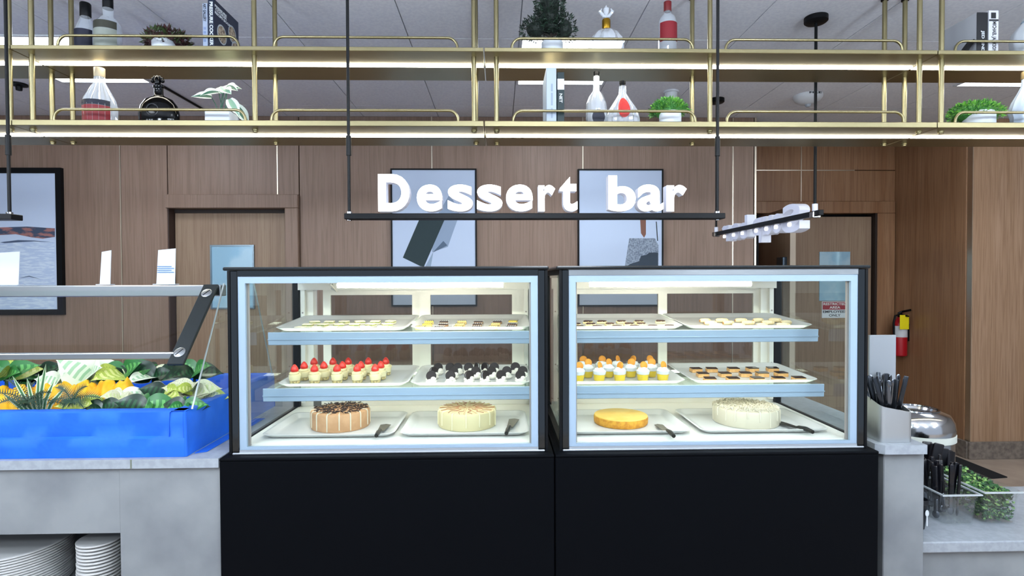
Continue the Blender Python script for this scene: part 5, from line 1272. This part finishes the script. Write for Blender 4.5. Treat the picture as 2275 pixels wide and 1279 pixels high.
# bins on the low counter
ZLs = ZL + .0005
def open_bin(nm, label, x0, x1, y0, y1, h, m, cat='bin', flare=.012, th=.004):
    t = thing(nm, label, cat, ((x0 + x1) / 2, (y0 + y1) / 2, ZLs)); mb = MB()
    def rr(i, z):
        r = .02; return [Vector((cx + r * math.cos(a0 + k * PI / 8), cy_ + r * math.sin(a0 + k * PI / 8), z)) for (cx, cy_, a0) in ((x1 - r - i, y1 - r - i, 0), (x0 + r + i, y1 - r - i, PI / 2), (x0 + r + i, y0 + r + i, PI), (x1 - r - i, y0 + r + i, 1.5 * PI)) for k in range(5)]
    R = [rr(flare, ZLs), rr(.004, ZLs + h - .02), rr(0, ZLs + h - .018), rr(0, ZLs + h), rr(th, ZLs + h), rr(.004 + th, ZLs + h - .02), rr(flare + th, ZLs + th)]
    n = len(R[0]); mb.v = [p for r in R for p in r]
    for i in range(len(R) - 1):
        for k in range(n): k2 = (k + 1) % n; mb.f.append([i * n + k, i * n + k2, (i + 1) * n + k2, (i + 1) * n + k]); mb.m.append(0)
    mb.f.append(list(range(n))[::-1]); mb.f.append([(len(R) - 1) * n + k for k in range(n)]); mb.m += [0, 0]
    obj('body', mb, m, t, 40); return t
yb = 2.34
cxa, cxb = UX(2095, yb, 1150), UX(2178, yb, 1150); hb = VZ(1098, yb, 2140) - ZLs
t1 = open_bin('clear_bin', 'clear plastic bin of black-handled cutlery on the low counter', cxa, cxb, yb, yb + .28, hb, M_clear)
obj('rim', MB().box(cxa - .006, cxb + .006, yb - .006, yb + .002, ZLs + hb - .006, ZLs + hb).box(cxa - .006, cxa + .002, yb + .0025, yb + .28, ZLs + hb - .006, ZLs + hb).box(cxb - .002, cxb + .006, yb + .0025, yb + .28, ZLs + hb - .006, ZLs + hb), mat('rim_clear', 'b8c0c4', .2), t1)
root = thing('cutlery_pack', 'black-handled cutlery piece leaning in the clear bin', 'cutlery', (0, 0, 0), 'black cutlery in the clear bin')
obj('handle', MB().rbox(-.010, .010, -.006, .006, .08, .225, .004, 2), mat('pack_black', '0c0c12', .25), root, 40)
obj('tip', MB().rbox(-.008, .008, -.003, .003, 0, .0795, .003, 2).ell((0, 0, .012), (.014, .005, .018), 10, 6), M_cut, root, 50)
k = 0
for i in range(18):
    x = cxa + .025 + (cxb - cxa - .06) * (i + .5) / 18; y = yb + .05 + .17 * rg.random(); s = rg.uniform(-.05, .16)
    place(root, k == 0, (x - .006, y, ZLs + .012 + .02 * rg.random()), (rg.uniform(-.2, .15), s, rg.uniform(-1.2, 1.2)), f'black-handled cutlery piece leaning in the clear bin, {ORD[i]} from the left'); k += 1
hx0_, hx1_ = UX(2188, yb, 1150), UX(2272, yb, 1150)
hb2 = VZ(1092, yb, 2230) - ZLs
t2 = open_bin('clear_bin', 'clear plastic bin full of chopped green herbs at the right', hx0_, hx1_, yb, yb + .32, hb2, M_clear)
obj('rim', MB().box(hx0_ - .006, hx1_ + .006, yb - .006, yb + .002, ZLs + hb2 - .006, ZLs + hb2).box(hx0_ - .006, hx0_ + .002, yb + .0025, yb + .32, ZLs + hb2 - .006, ZLs + hb2), MATS['rim_clear'], t2)
mb = MB(); rg2 = random.Random(8)
for i in range(2600):
    f = rg2.random(); x = rg2.uniform(hx0_ + .02, hx1_ - .02); y = yb + .022 + .275 * rg2.random() ** 1.6; z = ZLs + .012 + (hb2 - .03 + (y - yb) * .12) * (1 - rg2.random() ** 2)
    d = Vector((rg2.uniform(-1, 1), rg2.uniform(-1, 1), rg2.uniform(-1, 1))).normalized() * rg2.uniform(.006, .012); e = d.orthogonal().normalized() * d.length * .6
    mb.add([Vector((x, y, z)) - d, Vector((x, y, z)) + e, Vector((x, y, z)) + d, Vector((x, y, z)) - e], [(0, 1, 2, 3)], rg2.choice((0, 0, 1, 2)))
o = obj('chopped_herbs', mb, [mat('herb_green', '2c5a2c', .6), mat('herb_dark', '16321a', .6), mat('herb_light', '7fa65a', .6)], None, recalc=False, loc=((hx0_ + hx1_) / 2, yb + .15, ZLs + .01))
tag(o, 'chopped green herbs filling the clear bin at the right', 'herbs', kind='stuff')
# black bin with a white spoon printed on it, black napkin bundle behind
bx0_, bx1_ = UX(2038, 2.30, 1140), UX(2071, 2.30, 1140)
hb3 = VZ(1113, 2.30, 2060) - ZLs
t3 = open_bin('black_bin', 'black plastic bin marked with a white spoon beside the post', bx0_, bx1_, 2.30, 2.42, hb3, mat('bin_black', '0e141c', .35))
zz = VZ(1140, 2.2985, 2060); xq = UX(2060, 2.2985, 1140)
sp = MB().prism([(xq + .008 * math.cos(a * PI / 8), 2.2985, zz + .014 * math.sin(a * PI / 8)) for a in range(16)], (0, .001, 0)).box(xq - .0025, xq + .0025, 2.2985, 2.2995, zz - .055, zz - .012)
obj('spoon_emblem', sp, mat('emblem_white', 'e0e6ea', .5), t3, recalc=False)
t4 = open_bin('black_bin', 'tall black bin heaped with black packets behind the clear cutlery bin', UX(2056, 2.68, 1100), UX(2118, 2.68, 1100), 2.635, 2.77, VZ(1085, 2.635, 2090) - ZLs, MATS['bin_black'])
root = tag(obj('black_packet', MB().rbox(-.022, .022, -.006, .006, 0, .17, .005, 2), mat('packet_black', '0a0a10', .3), smooth=40, loc=(0, 0, 0)), 'glossy black packet standing in the tall black bin', 'packet', 'black packets in the tall black bin')
zp = ZLs + .05
for i in range(9):
    x = UX(2070, 2.68, 1100) + .0115 * i - .012; place(root, i == 0, (x, 2.672 + .018 * (i % 4), zp + .045 - .006 * i), (rg.uniform(-.2, .1), rg.uniform(-.1, .35), rg.uniform(-.5, .5)), f'glossy black packet in the tall black bin, {ORD[i]} from the left')
